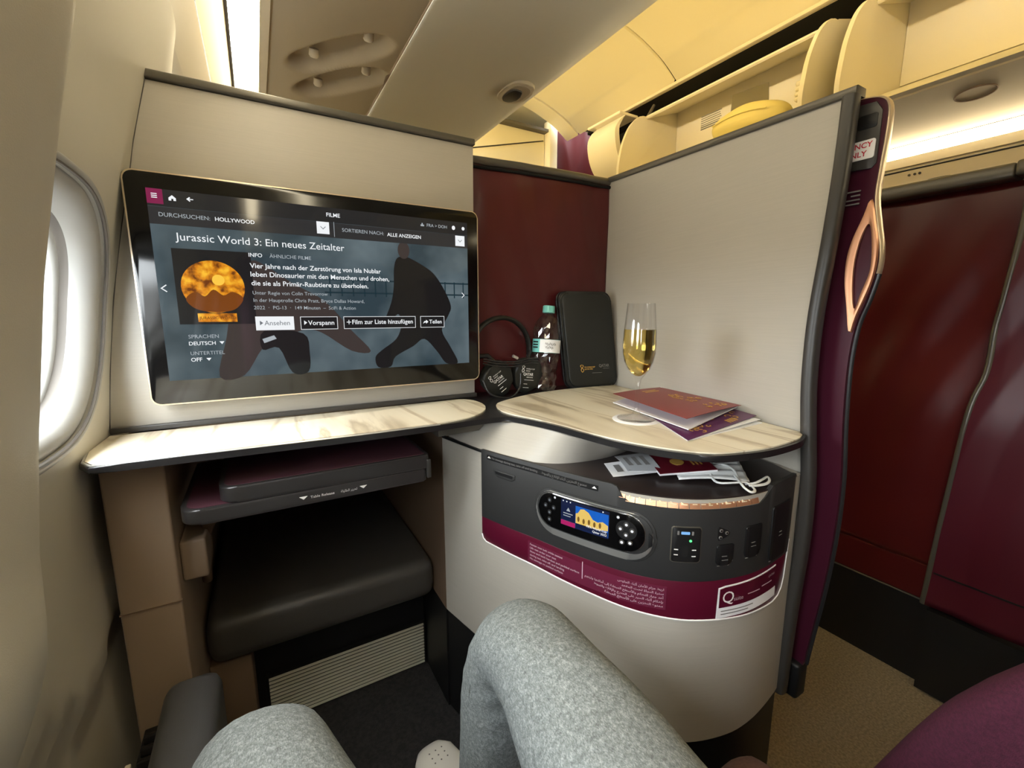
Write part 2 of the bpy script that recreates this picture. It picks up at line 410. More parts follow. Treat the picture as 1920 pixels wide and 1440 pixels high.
def arabic(s):
    out = []; i = 0
    dual = lambda c: c in _AR and _AR[c][1] == 4
    while i < len(s):
        c = s[i]
        if c not in _AR: out.append(c); i += 1; continue
        prev = i > 0 and dual(s[i - 1])
        if c == 'ل' and i + 1 < len(s) and s[i + 1] in 'اأإ':
            b = {'ا': 0xFEFB, 'أ': 0xFEF7, 'إ': 0xFEF9}[s[i + 1]]
            out.append(chr(b + (1 if prev else 0))); i += 2; continue
        nxt = i + 1 < len(s) and s[i + 1] in _AR and s[i + 1] != 'ء'
        b, k = _AR[c]
        if k > 4: k = 2
        if k == 4:
            out.append(chr(b + (3 if prev and nxt else 2 if nxt else 1 if prev else 0)))
        elif k == 2: out.append(chr(b + (1 if prev else 0)))
        else: out.append(chr(b))
        i += 1
    return ''.join(out[::-1])

# ================================================================== the cabin
def interp(tab, x):
    if x <= tab[0][0]: return tab[0][1]
    for (a, b), (c, d) in zip(tab, tab[1:]):
        if x <= c: return b + (d - b) * (x - a) / (c - a)
    return tab[-1][1]
def sst(a, b, x):
    t = max(0.0, min(1.0, (x - a) / (b - a))); return t * t * (3 - 2 * t)
SW = [(-0.95, -0.195), (-0.7, -0.205), (-0.5, -0.214), (-0.3, -0.222), (-0.179, -0.216), (-0.094, -0.206), (0.022, -0.189), (0.134, -0.167), (0.214, -0.149), (0.259, -0.14), (0.349, -0.117), (0.42, -0.10), (0.5, -0.08)]
def sidewall_x(y, z):
    x = interp(SW, z)
    x += (0.064 * sst(0.54, 0.425, y) - 0.012 * sst(0.40, 0.30, y)) * sst(-0.46, -0.24, z)          # bulge between two windows
    if z > 0.3: x -= 0.05 * sst(1.0, 1.35, y) * (z - 0.3) / 0.2
    zc = -0.478 + 0.55 * max(0, 0.66 - y) + 0.25 * max(0, y - 0.72)
    x -= 0.016 * sst(zc + 0.004, zc - 0.012, z) * sst(0.45, 0.60, y) * sst(1.0, 0.9, y)   # lower lip of the panel
    x -= 0.010 * sst(-0.5, -0.9, z)
    return x

def wsup(y, z, wy):
    return (abs((y - wy) / WIN_A) ** 2.8 + abs((z - WIN_Z) / WIN_B) ** 2.8) ** (1 / 2.8)
ys = [-2.4, -2.0, -1.6, -1.4] + [-1.25 + 0.0085 * i for i in range(int(2.75 / 0.0085))] + [1.55, 1.8, 2.2, 2.6, 3.0, 3.4]
zs = [-0.95 + 0.03 * i for i in range(24)] + [-0.23 + 0.0085 * i for i in range(int(0.46 / 0.0085))] + [0.24 + 0.02 * i for i in range(14)]
ALLW = WIN_Y + [-1.0]
verts = []; inside = []
for z in zs:
    for y in ys:
        yy, zz, ins = y, z, False
        for wy in ALLW:
            s = wsup(y, z, wy)
            if s < 0.955: ins = True
            elif s < 1.045:
                yy = wy + (y - wy) / s; zz = WIN_Z + (z - WIN_Z) / s; ins = None
        verts.append((sidewall_x(yy, zz), yy, zz)); inside.append(ins)
faces = []
ny = len(ys)
for j in range(len(zs) - 1):
    for i in range(ny - 1):
        q = (j * ny + i, j * ny + i + 1, (j + 1) * ny + i + 1, (j + 1) * ny + i)
        if any(inside[k] is True for k in q) or all(inside[k] is None for k in q): continue
        faces.append(q)
struct(pyd('wall_left', verts, faces, 'sidewall', None, True))

for n_, wy in enumerate(ALLW):
    wdw = structure('window_%d' % (n_ + 1), (sidewall_x(wy, WIN_Z - WIN_B), wy, WIN_Z - WIN_B))
    def ring(name, prof, m, nn=72):
        vs_, fs = [], []
        for (sc, dep) in prof:
            for (a, b) in ellipse(0, 0, WIN_A * sc, WIN_B * sc, nn, 2.8):
                t = sst(0.95, 1.0, sc)
                bx = sidewall_x(wy + a, WIN_Z + b)
                x0 = interp(SW, WIN_Z + b) + (0.052 if wy < 0.4 else 0.0)
                vs_.append(((bx * t + x0 * (1 - t)) - dep, wy + a, WIN_Z + b))
        for r in range(len(prof) - 1):
            for k in range(nn): fs.append((r * nn + k, r * nn + (k + 1) % nn, (r + 1) * nn + (k + 1) % nn, (r + 1) * nn + k))
        return pyd(name, vs_, fs, m, wdw, True, 60)
    prof_ = [(1.045, -0.0015), (1.02, -0.003), (1.0, -0.001), (0.985, 0.006), (0.975, 0.005), (0.95, 0.004), (0.9, 0.006), (0.85, 0.013), (0.815, 0.022), (0.80, 0.030)]
    ring('window_reveal', prof_, 'reveal')
    ring('gasket', [(0.805, 0.028), (0.80, 0.038), (0.79, 0.042)], 'gasket')
    ring('inner_frame', [(0.79, 0.039), (0.765, 0.041), (0.755, 0.046), (0.75, 0.054)], 'reveal')
    pn = ellipse(0, 0, WIN_A * 0.76, WIN_B * 0.76, 48, 2.8)
    off = 0.052 if wy < 0.4 else 0.0
    tube('reveal_seam', [(sidewall_x(wy + a, WIN_Z + b) + 0.0005, wy + a, WIN_Z + b) for a, b in ellipse(0, 0, WIN_A * 0.99, WIN_B * 0.99, 72, 2.8)], 0.0022, 'gasket', wdw, 6, True)
    pyd('window_pane', [(interp(SW, WIN_Z + b) + off - 0.052, wy + a, WIN_Z + b) for a, b in pn], [list(range(len(pn)))], 'pane', wdw)
    sh = [(a, b) for a, b in ellipse(0, 0, WIN_A * 0.775, WIN_B * 0.775, 48, 2.8) if b > WIN_B * 0.66]
    sh.sort()
    pyd('window_shade', [(interp(SW, WIN_Z + b) + off - 0.044, wy + a, WIN_Z + b) for a, b in sh] + [(interp(SW, WIN_Z + 0.1) + off - 0.040, wy + a, WIN_Z + WIN_B * 0.645) for a, b in sh[::-1]],
        [list(range(2 * len(sh)))], 'reveal', wdw)

# cove between sidewall and strip light: two long panels with a groove
def cove(name, pts, m='cream'):
    vs_ = []; fs = []
    for (x, z) in pts:
        for y in (-2.4, 3.4): vs_.append((x, y, z))
    for i in range(len(pts) - 1): fs.append((2 * i, 2 * i + 1, 2 * i + 3, 2 * i + 2))
    return pyd(name, vs_, fs, m, None, False)
tr = structure('trim_1', (-0.1, 0.5, 0.5))
for nm, pts in (('cove_panel', [(-0.16, 0.49), (-0.105, 0.56), (-0.058, 0.632)]), ('cove_panel', [(-0.056, 0.636), (-0.03, 0.68), (-0.004, 0.722)])):
    o = cove(nm, pts); o.parent = tr; o.matrix_parent_inverse = Matrix.Translation((0.1, -0.5, -0.5))
o = cove('cove_groove', [(-0.062, 0.636), (-0.055, 0.645)], 'dark'); o.parent = tr; o.matrix_parent_inverse = Matrix.Translation((0.1, -0.5, -0.5))

sl = thing('strip_light', 'glowing warm white strip light along the cove above the window sidewall', 'light', (0.04, 0.5, 0.72))
box('diffuser', 0.002, 0.064, -2.4, 3.3, 0.722, 0.732, 'strip', sl)
box('light_channel', 0.066, 0.088, -2.4, 3.3, 0.716, 0.735, 'cream', sl)
box('light_channel', -0.006, 0.000, -2.4, 3.3, 0.716, 0.735, 'gasket', sl)

# ------------------------------------------------------------------ window-side service panel and bin
sp = thing('service_panel', 'beige ceiling service panel with two long oval hollows beside the strip light', 'panel', (0.25, 1.0, 0.72))
def hollow_panel(name, x0, x1, y0, y1, z, hollows, m, parent, nx=64, nyy=150):
    """flat underside with smooth oval hollows pressed upward"""
    def fn(u, v):
        x = x0 + (x1 - x0) * u; y = y0 + (y1 - y0) * v; d = 0
        for (cx, cy, a, b, ang, dep) in hollows:
            ca, sa = math.cos(ang), math.sin(ang); p = (x - cx) * ca + (y - cy) * sa; q = -(x - cx) * sa + (y - cy) * ca
            r = (abs(p / a) ** 2.6 + abs(q / b) ** 2.6) ** (1 / 2.6)
            d = max(d, dep * sst(1.0, 0.72, r))
        return (x, y, z + d)
    return grid(name, nx, nyy, fn, m, parent)
hol = [(0.262, 1.435, 0.190, 0.062, R(-51), 0.036), (0.290, 1.600, 0.185, 0.062, R(-51), 0.036)]
hollow_panel('panel_skin', 0.088, 0.412, 0.75, 2.05, 0.722, hol, 'psu', sp)
box('panel_skin', 0.088, 0.412, -2.4, 0.748, 0.722, 0.735, 'psu', sp)
box('panel_skin', 0.088, 0.412, 2.052, 3.3, 0.722, 0.735, 'psu', sp)
for (cx, cy) in ((0.325, 1.345), (0.205, 1.50), (0.355, 1.52), (0.235, 1.67)):
    lathe('reading_lamp', [(0.0, 0.002), (0.010, 0.0), (0.014, 0.005), (0.013, 0.022), (0.0, 0.025)], (cx, cy, 0.730), 'cream', sp, 20, Matrix.Rotation(R(35), 4, 'X'))
ob = thing('overhead_bin', 'large closed beige overhead bin with latch above the window seat', 'overhead bin', (0.65, 0.5, 0.72))
prof = [(0.418, 0.722), (0.43, 0.718), (0.55, 0.722), (0.70, 0.735), (0.83, 0.750), (0.905, 0.764), (0.945, 0.782), (0.965, 0.81), (0.968, 0.86), (0.95, 0.95), (0.90, 1.03), (0.80, 1.05), (0.418, 1.05)]
def extr(name, prof, y0, y1, m, parent, bev=0.0):
    return prism(name, prof, 'y', y0, y1, m, parent, bev, 2, 40)
for (y0, y1) in ((-2.4, -1.3), (-1.296, 0.0), (0.004, 1.895), (1.899, 3.3)):
    o = extr('bin_door' if y0 == 0.004 else 'bin_section', prof, y0, y1, 'binply', ob)
box('seam_strip', 0.411, 0.421, -2.4, 3.3, 0.7235, 0.740, 'brown', ob)
lat = prism('latch', ellipse(0.83, 1.41, 0.052, 0.075, 28, 2.8), 'z', 0.739, 0.752, 'cream', ob, 0.004)
lat2 = prism('latch_hollow', ellipse(0.832, 1.41, 0.038, 0.060, 28, 2.8), 'z', 0.7375, 0.750, 'psu', lat, 0.002)
prism('latch_paddle', ellipse(0.822, 1.42, 0.026, 0.045, 24, 2.6), 'z', 0.732, 0.748, 'dark', lat, 0.004)

# ------------------------------------------------------------------ aisle ceiling
cl = structure('ceiling', (1.5, 1.0, 1.3))
arc = smooth_path([(0.80, 1.09), (0.98, 1.22), (1.2, 1.34), (1.45, 1.40), (1.7, 1.385), (1.92, 1.315), (2.06, 1.232)], 5)
for (y0, y1) in ((-2.4, -0.6), (-0.594, 0.35), (0.356, 1.797), (1.803, 2.62)):
    vs_, fs = [], []
    for (x, z) in arc:
        for (y, d) in ((y0, 0.012), (y0 + 0.006, 0.0), (y1 - 0.006, 0.0), (y1, 0.012)): vs_.append((x, y, z + d))
    for i in range(len(arc) - 1):
        for k in range(3): fs.append((4 * i + k, 4 * i + k + 1, 4 * i + k + 5, 4 * i + k + 4))
    pyd('ceiling_panel', vs_, fs, 'ceiling', cl, True, 60)
# ring frame at the far end and the lower ceiling beyond it
prism('ceiling_frame', arc + [(x, z + 0.05) for x, z in arc[::-1]], 'y', 2.63, 2.76, 'ceiling', cl, 0.004)
prism('ceiling_backing', [(0.5, 1.09)] + [(x, z + 0.03) for x, z in arc] + [(2.9, 1.3), (2.9, 1.5), (0.5, 1.5)], 'y', -2.4, 2.62, 'void', cl)
box('ceiling_panel', 0.5, 2.9, 2.761, 3.25, 1.40, 1.43, 'ceiling', cl)
box('ceiling_edge', 2.045, 2.075, -2.4, 2.4, 1.210, 1.226, 'cream', cl, 0.003)

# ------------------------------------------------------------------ centre overhead bins, lowered open
PL = [(1.80, 0.69), (1.788, 0.77), (1.80, 0.86), (1.82, 0.93), (1.865, 1.015), (1.93, 1.075), (1.985, 1.086), (2.25, 1.175), (2.25, 0.86)]
PLs = smooth_path(PL[:7], 5) + PL[7:]
def open_bin(y0, y1, label, near=True):
    t = thing('open_bin', label, 'overhead bin', (2.0, (y0 + y1) / 2, 0.69), 'open centre overhead bins')
    for yy in (y0, y1):
        bm = prism_bm(PLs, yy - 0.008, yy + 0.008, 0.004, 2)
        for v in bm.verts: v.co = (v.co.x, v.co.z, v.co.y)
        finish('end_plate', bm, 'bucket', t, True, 35)
    a, b = y0 + 0.009, y1 - 0.009
    prism('bin_floor', [(1.80, 0.69), (2.245, 0.868), (2.245, 0.846), (1.805, 0.668), (1.79, 0.676)], 'y', a, b, 'bucket', t)
    prism('back_wall', [(2.235, 0.868), (2.255, 0.868), (2.255, 1.172), (2.235, 1.168)], 'y', a, b, 'bucket', t)
    prism('top_panel', [(1.985, 1.090), (2.25, 1.175), (2.25, 1.163), (1.988, 1.074), (1.98, 1.080)], 'y', a, b, 'bucket', t)
    return t
b1 = open_bin(0.985, 1.93, 'open cream overhead bin holding a yellow bag above the aisle')
b2 = open_bin(-0.25, 0.865, 'empty open cream overhead bin at the upper right corner')
prism('mirror_plate', [(1.375, 1.015), (1.575, 1.03), (1.572, 1.115), (1.383, 1.10)], 'x', 2.232, 2.2345, 'mirror', b1)
for k in range(7):
    box('notice_line', 2.2335, 2.2345, 1.63 + 0.004 * (k % 3), 1.755, 1.005 + 0.011 * k, 1.009 + 0.011 * k + (0.002 if k < 2 else 0), 'greyprint', b1)
for k in range(3):
    box('vent_slot', 2.2335, 2.2345, 0.36, 0.52, 1.13 + 0.013 * k, 1.136 + 0.013 * k, 'greyprint', b2)
for yy in (0.925, 1.98, 0.90):
    tube('bin_strut', [(2.0, yy, 1.02), (2.06, yy, 1.13), (2.1, yy, 1.19)], 0.009, 'gasket', b1)
hs = struct(prism('trim_2', [(2.262, 0.60), (2.262, 1.21), (2.077, 1.210), (2.077, 1.226), (2.4, 1.3), (2.5, 1.3), (2.5, 0.45), (2.262, 0.45)], 'y', -2.4, 2.55, 'void'))
# closed bin beyond, tilted a little open
cb = thing('closed_bin', 'curved cream bin front hanging half shut beyond the open bin', 'overhead bin', (1.95, 2.1, 0.75))
P2 = smooth_path([(1.86, 1.085), (1.80, 1.02), (1.80, 0.93), (1.84, 0.84), (1.92, 0.77), (2.02, 0.735)], 5)
prism('bin_front', P2 + [(x + 0.03, z + 0.02) for x, z in P2[::-1]], 'y', 1.965, 2.20, 'bucket', cb, 0.004)
box('bin_lip', 1.82, 1.96, 1.962, 2.235, 1.085, 1.10, 'bucket', cb, 0.004)
tube('bin_seam', [(1.808, 1.97, 1.022), (1.806, 2.19, 1.022)], 0.0022, 'gasket', cb)

# underside of the centre bins, strip light and service channel
cs = thing('centre_service_channel', 'cream service channel with small pictograms under the centre bins', 'panel', (1.98, 0.3, 0.42))
prism('underside', [(1.80, 0.675), (1.806, 0.664), (2.0, 0.575), (2.03, 0.60), (2.25, 0.70), (2.25, 0.84)], 'y', -2.4, 2.5, 'psu', cs)
prism('channel', [(2.0, 0.50), (1.985, 0.485), (1.985, 0.478), (2.0, 0.40), (2.06, 0.36), (2.1, 0.36), (2.1, 0.50)], 'y', -2.4, 2.5, 'cream', cs, 0.0)
tube('channel_joint', [(1.984, -2.3, 0.486), (1.984, 2.4, 0.486)], 0.003, 'dark', cs)
prism('speaker_slot', ellipse(0.62, 0.437, 0.035, 0.006, 20, 3), 'x', 1.985, 2.0, 'dark', cs)
tube('lamp_outline', [(1.87 + 0.022 * math.sin(a_), 0.53 + 0.045 * math.cos(a_), 0.6336 - 0.0101 * math.sin(a_)) for a_ in [2 * math.pi * k / 24 for k in range(24)]], 0.0025, 'niche', cs, 6, True)
for k, yy in enumerate((0.70, 0.685, 0.672)):
    prism('pictogram', ellipse(yy, 0.468, 0.004, 0.004, 10), 'x', 1.984, 1.99, 'dark', cs)
sl2 = thing('centre_strip_light', 'glowing strip light under the centre bins beyond the door', 'light', (2.0, 0.3, 0.53))
prism('diffuser', [(2.002, 0.573), (2.0, 0.535), (2.02, 0.535), (2.022, 0.573)], 'y', -2.4, 2.4, 'strip', sl2)
prism('light_lip', [(2.0, 0.534), (1.988, 0.50), (2.02, 0.50), (2.02, 0.534)], 'y', -2.4, 2.4, 'cream', sl2)

# far end of the aisle
fw = structure('wall_front', (1.5, 2.9, FLOOR))
box('bulkhead', -0.3, 2.9, 3.25, 3.3, FLOOR, 1.5, 'ceiling', fw)
cc = thing('closet', 'cream galley closet with upright edge post at the far aisle end', 'closet', (1.7, 2.9, FLOOR))
box('closet_body', 1.05, 1.92, 2.85, 3.2, FLOOR, 1.28, 'ceiling', cc)
box('closet_top', 1.0, 1.93, 2.80, 3.22, 1.282, 1.30, 'gasket', cc)
box('edge_post', 1.925, 1.99, 2.78, 2.86, FLOOR, 1.36, 'ceiling', cc, 0.004)
tube('door_gap', [(1.06, 2.848, 1.02), (1.91, 2.848, 1.235)], 0.004, 'dark', cc)
mp_ = thing('class_divider', 'dark maroon divider panel beside the far closet post', 'divider', (2.3, 2.8, FLOOR))
box('divider_panel', 1.992, 2.9, 2.80, 2.84, FLOOR, 1.345, 'shell', mp_)
# shell that closes the cabin behind the camera
struct(box('wall_back', -0.4, 2.9, -2.45, -2.4, FLOOR - 0.02, 1.5, 'laminate'))
struct(box('wall_right', 2.5, 2.55, -2.4, 3.3, FLOOR - 0.02, 1.3, 'void'))
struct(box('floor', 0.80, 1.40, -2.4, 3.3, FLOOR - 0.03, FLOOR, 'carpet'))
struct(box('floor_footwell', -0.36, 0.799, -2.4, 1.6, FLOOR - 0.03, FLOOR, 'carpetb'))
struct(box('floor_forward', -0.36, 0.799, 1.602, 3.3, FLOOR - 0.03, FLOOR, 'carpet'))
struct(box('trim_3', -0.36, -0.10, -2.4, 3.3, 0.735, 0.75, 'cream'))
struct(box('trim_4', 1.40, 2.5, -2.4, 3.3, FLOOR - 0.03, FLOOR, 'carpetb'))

# ------------------------------------------------------------------ suite across the aisle
su = thing('aisle_suite', 'dark maroon suite wall with sculpted folds across the aisle', 'partition', (1.37, 1.0, FLOOR))
def crease(y, z):
    """shallow upright flame-like facets"""
    q = y * 8.5 + 2.2 * z + 0.35 * math.sin(6 * z); p = y * 5.1 - 1.6 * z + 0.4 * math.sin(4 * z + 1)
    return 0.0040 * abs((q % 1.0) - 0.5) * 2 + 0.0026 * abs((p % 1.0) - 0.5) * 2
def swell(z): return 0.030 * sst(-0.27, -0.02, z)
grid('suite_panel', 240, 60, lambda u, v: (1.350 + swell(-0.60 + 0.868 * v) + crease(0.20 + 2.4 * u, -0.60 + 0.868 * v), 0.20 + 2.4 * u, -0.60 + 0.868 * v), 'suite', su, True, False, 0.004, 25)
box('lower_panel', 1.352, 1.385, 0.20, 2.6, -0.688, -0.604, 'suite', su)
box('top_cap', 1.335, 1.40, 0.30, 2.6, 0.268, 0.298, 'cap', su, 0.006)
box('kick_plate', 1.352, 1.385, 0.20, 2.6, FLOOR, -0.694, 'black', su)
tube('kick_trim', [(1.350, 0.34, -0.691), (1.350, 2.5, -0.691)], 0.0025, 'cap', su)
sd = thing('aisle_suite_door', 'plum sliding suite door with wavy bronze edge strip across the aisle', 'door', (1.34, -0.3, FLOOR))
edge = smooth_path([(0.276, 0.266), (0.278, 0.166), (0.286, 0.029), (0.291, -0.037), (0.290, -0.128), (0.302, -0.2), (0.310, -0.349), (0.318, -0.508), (0.325, -0.688)], 5)
edge_y = sorted((z, y) for y, z in edge)
def leaf_fn(u, v):
    z = -0.688 + 0.954 * v; y = interp(edge_y, z) - 2.5 * u ** 1.8
    return (1.326 + swell(z) + crease(y * 1.15 + 0.3, z), y, z)
grid('door_leaf', 160, 60, leaf_fn, 'suite2', sd, True, False, 0.004, 25)
tube('edge_strip', [(1.331 + swell(z), y + 0.004, z) for y, z in edge], 0.0065, 'cap', sd, 8)
box('door_kick', 1.318, 1.349, -2.3, 0.318, FLOOR + 0.005, -0.694, 'black', sd)
box('door_groove', 1.3235, 1.326, -2.3, 0.318, -0.603, -0.600, 'black', sd)
box('door_cap', 1.32, 1.40, -2.3, 0.298, 0.268, 0.298, 'cap', sd, 0.006)

# ================================================================== the suite
TOP = -0.19          # marble surface
# ------------------------------------------------------------------ partition that carries the monitor
mp = thing('monitor_partition', 'tall beige grey laminate partition behind the big monitor', 'partition', (0.1, 0.92, -0.19))
left = smooth_path([(-0.217, -0.19), (-0.206, -0.094), (-0.189, 0.022), (-0.167, 0.134), (-0.149, 0.214), (-0.140, 0.259), (-0.117, 0.349)], 4)
prism('panel', left + [(0.428, 0.349), (0.424, -0.19)], 'y', 0.905, 0.935, 'laminate', mp, 0.001)
box('top_cap', -0.121, 0.431, 0.899, 0.939, 0.350, 0.363, 'cap', mp, 0.003)
tube('edge_trim', [(x - 0.001, 0.9045, z) for x, z in left], 0.0022, 'dark', mp, 6)
box('foot_trim', -0.214, 0.424, 0.893, 0.904, -0.1895, -0.181, 'dark', mp, 0.001)

# ------------------------------------------------------------------ monitor
YS = 0.86
mo = thing('monitor', 'wide black touchscreen showing a film page', 'monitor', (0.13, 0.88, -0.15))
prism('housing', rrect(-0.1535, 0.416, -0.145, 0.2075, 0.014), 'y', 0.8625, 0.893, 'cap', mo, 0.004)
prism('edge_band', rrect(-0.153, 0.4155, -0.1445, 0.207, 0.0135), 'y', 0.8608, 0.8645, 'champagne', mo, 0.001)
gl = prism('cover_glass', rrect(-0.1508, 0.4133, -0.1423, 0.2048, 0.012), 'y', 0.8598, 0.8625, 'bezel', mo, 0.0006)
AX0, AX1, AZ0, AZ1 = -0.1262, 0.3905, -0.1060, 0.1823
disp = pyd('display', [(AX0, YS - 0.0004, AZ0), (AX1, YS - 0.0004, AZ0), (AX1, YS - 0.0004, AZ1), (AX0, YS - 0.0004, AZ1)], [(0, 1, 2, 3)], 's_bg', mo)
def flat(name, outline, lay, m, parent=None):
    y = YS - 0.0004 - 0.00012 * lay
    return pyd(name, [(u, y, v) for u, v in outline], [list(range(len(outline)))], m, parent or disp)
def rect(u0, u1, v0, v1): return [(u0, v0), (u1, v0), (u1, v1), (u0, v1)]
def frame(name, u0, u1, v0, v1, t, lay, m):
    y = YS - 0.0004 - 0.00012 * lay
    o = rect(u0, u1, v0, v1); i = rect(u0 + t, u1 - t, v0 + t, v1 - t)
    return pyd(name, [(u, y, v) for u, v in o + i], [(k, (k + 1) % 4, 4 + (k + 1) % 4, 4 + k) for k in range(4)], m, disp)
sil = smooth_path([(0.243, 0.104), (0.236, 0.085), (0.234, 0.05), (0.228, 0.02), (0.214, -0.016), (0.222, -0.022), (0.240, -0.002), (0.246, -0.022), (0.235, -0.05), (0.205, -0.072), (0.193, -0.085), (0.198, -0.104), (0.222, -0.104), (0.232, -0.085), (0.268, -0.066), (0.292, -0.052), (0.318, -0.078), (0.338, -0.104), (0.364, -0.104), (0.348, -0.07), (0.330, -0.035), (0.345, -0.005), (0.351, 0.014), (0.338, 0.045), (0.318, 0.075), (0.298, 0.09), (0.270, 0.104), (0.258, 0.107)], 4, True)
flat('picture_shape', ellipse(0.256, 0.119, 0.0115, 0.0160, 24), 2.4, 's_fig2')
flat('picture_shape', rect(0.110, AX1, 0.035, 0.038), 1, 's_fence'); flat('picture_shape', rect(0.110, AX1, 0.058, 0.061), 1, 's_fence')
for k in range(14): flat('picture_shape', rect(0.118 + 0.02 * k, 0.1205 + 0.02 * k, 0.030, 0.062), 1, 's_fence')
flat('picture_shape', sil, 2, 's_fig')
flat('picture_shape', smooth_path([(0.000, 0.085), (0.025, 0.075), (0.060, 0.050), (0.110, 0.020), (0.150, -0.030), (0.185, -0.072), (0.150, -0.070), (0.100, -0.035), (0.070, -0.030), (0.030, -0.048), (0.005, -0.060), (-0.025, -0.104), (-0.060, -0.104), (-0.045, -0.040), (-0.035, 0.010), (-0.022, 0.055)], 4, True), 1.5, 's_fig2')
flat('picture_shape', smooth_path([(0.010, -0.030), (0.070, -0.036), (0.078, -0.070), (0.074, -0.104), (0.048, -0.104), (0.030, -0.060), (0.005, -0.062)], 4, True), 2.2, 's_fig')
flat('header_bar', rect(AX0, AX1, 0.1575, AZ1), 3, 's_head'); flat('header_bar', rect(AX0, AX1, 0.1318, 0.1572), 3, 's_head2')
flat('menu_button', rect(-0.1262, -0.1067, 0.1609, 0.1823), 4, 's_menu')
for k in range(3): flat('menu_icon', rect(-0.1205, -0.1135, 0.1690 + 0.0027 * k, 0.1703 + 0.0027 * k), 5, 's_white')
flat('home_icon', [(-0.1000, 0.1672), (-0.0967, 0.1672), (-0.0967, 0.1700), (-0.0942, 0.1700), (-0.0942, 0.1672), (-0.0910, 0.1672), (-0.0910, 0.1712), (-0.0955, 0.1752), (-0.1000, 0.1712)], 4, 's_white')
flat('back_icon', [(-0.0782, 0.1718), (-0.0742, 0.1752), (-0.0730, 0.1740), (-0.0748, 0.1724), (-0.0695, 0.1724), (-0.0695, 0.1711), (-0.0748, 0.1711), (-0.0730, 0.1695), (-0.0742, 0.1683)], 4, 's_white')
for (u, v, w) in ((0.1140, 0.1474, 0.0102), (0.3738, 0.1454, 0.0102)):
    flat('dropdown', rect(u - w, u + w, v - w, v + w), 4, 's_white')
    flat('chevron', [(u - 0.0045, v + 0.0018), (u, v - 0.0028), (u + 0.0045, v + 0.0018), (u + 0.0037, v + 0.0025), (u, v - 0.0012), (u - 0.0037, v + 0.0025)], 5, 's_dim')
flat('divider', rect(0.1318, 0.1326, 0.1335, 0.1590), 4, 's_grey')
flat('status_icon', rect(0.2915, 0.2985, 0.1672, 0.1702), 4, 's_grey'); flat('status_icon', rect(0.2935, 0.2960, 0.1702, 0.1730), 4, 's_grey')
flat('status_icon', ellipse(0.3602, 0.1700, 0.0036, 0.0042, 16), 4, 's_white'); flat('status_icon', ellipse(0.3813, 0.1702, 0.0034, 0.0036, 8), 4, 's_white')
flat('poster_back', rect(-0.1045, 0.0, -0.018, 0.098), 3, 's_darkbox')
flat('poster_art', ellipse(-0.0550, 0.0410, 0.0425, 0.0410, 40), 4, 's_amber')
flat('poster_art', ellipse(-0.0480, 0.0520, 0.0085, 0.0085, 24), 4.6, 's_amberl')
flat('poster_art', smooth_path([(-0.0930, 0.022), (-0.0800, 0.033), (-0.0680, 0.026), (-0.0560, 0.037), (-0.0430, 0.028), (-0.0300, 0.034), (-0.0160, 0.024), (-0.0260, 0.008), (-0.0420, 0.002), (-0.0660, 0.002), (-0.0840, 0.008)], 4, True), 4.8, 's_amberd')
flat('poster_base', rect(-0.0802, -0.0273, -0.0144, -0.0007), 5, 's_amber')
flat('arrow', [(-0.1232, 0.0372), (-0.1160, 0.0430), (-0.1150, 0.0418), (-0.1208, 0.0372), (-0.1150, 0.0326), (-0.1160, 0.0314)], 4, 's_white')
flat('arrow', [(0.3822, 0.0364), (0.3765, 0.0420), (0.3755, 0.0408), (0.3802, 0.0364), (0.3755, 0.0320), (0.3765, 0.0308)], 4, 's_white')
flat('button', rect(-0.0017, 0.0566, -0.0292, -0.0060), 4, 's_white')
for (u0, u1) in ((0.0667, 0.1284), (0.1388, 0.2747), (0.2846, 0.3355)):
    flat('button', rect(u0, u1, -0.0292, -0.0065), 4, 's_darkbox'); frame('button_outline', u0, u1, -0.0292, -0.0065, 0.0009, 5, 's_white')
flat('play_icon', [(0.0045, -0.0208), (0.0045, -0.0130), (0.0095, -0.0169)], 5, 's_dim'); flat('play_icon', [(0.0725, -0.0210), (0.0725, -0.0132), (0.0775, -0.0170)], 6, 's_white')
flat('plus_icon', rect(0.1440, 0.1520, -0.0174, -0.0162), 6, 's_white'); flat('plus_icon', rect(0.1474, 0.1486, -0.0208, -0.0128), 6.2, 's_white')
flat('share_icon', [(0.2900, -0.0215), (0.2925, -0.0165), (0.2965, -0.0160), (0.2965, -0.0135), (0.3012, -0.0178), (0.2965, -0.0215), (0.2965, -0.0190), (0.2930, -0.0195)], 6, 's_white')
for (u, v) in ((-0.0519, -0.0480), (-0.0720, -0.0743)): flat('chevron', [(u - 0.0035, v + 0.0022), (u, v - 0.0026), (u + 0.0035, v + 0.0022)], 4, 's_white')
flat('picture_shape', [(0.0060, -0.0440), (0.0240, -0.0380), (0.0275, -0.0440), (0.0085, -0.0510)], 3, 's_grey')
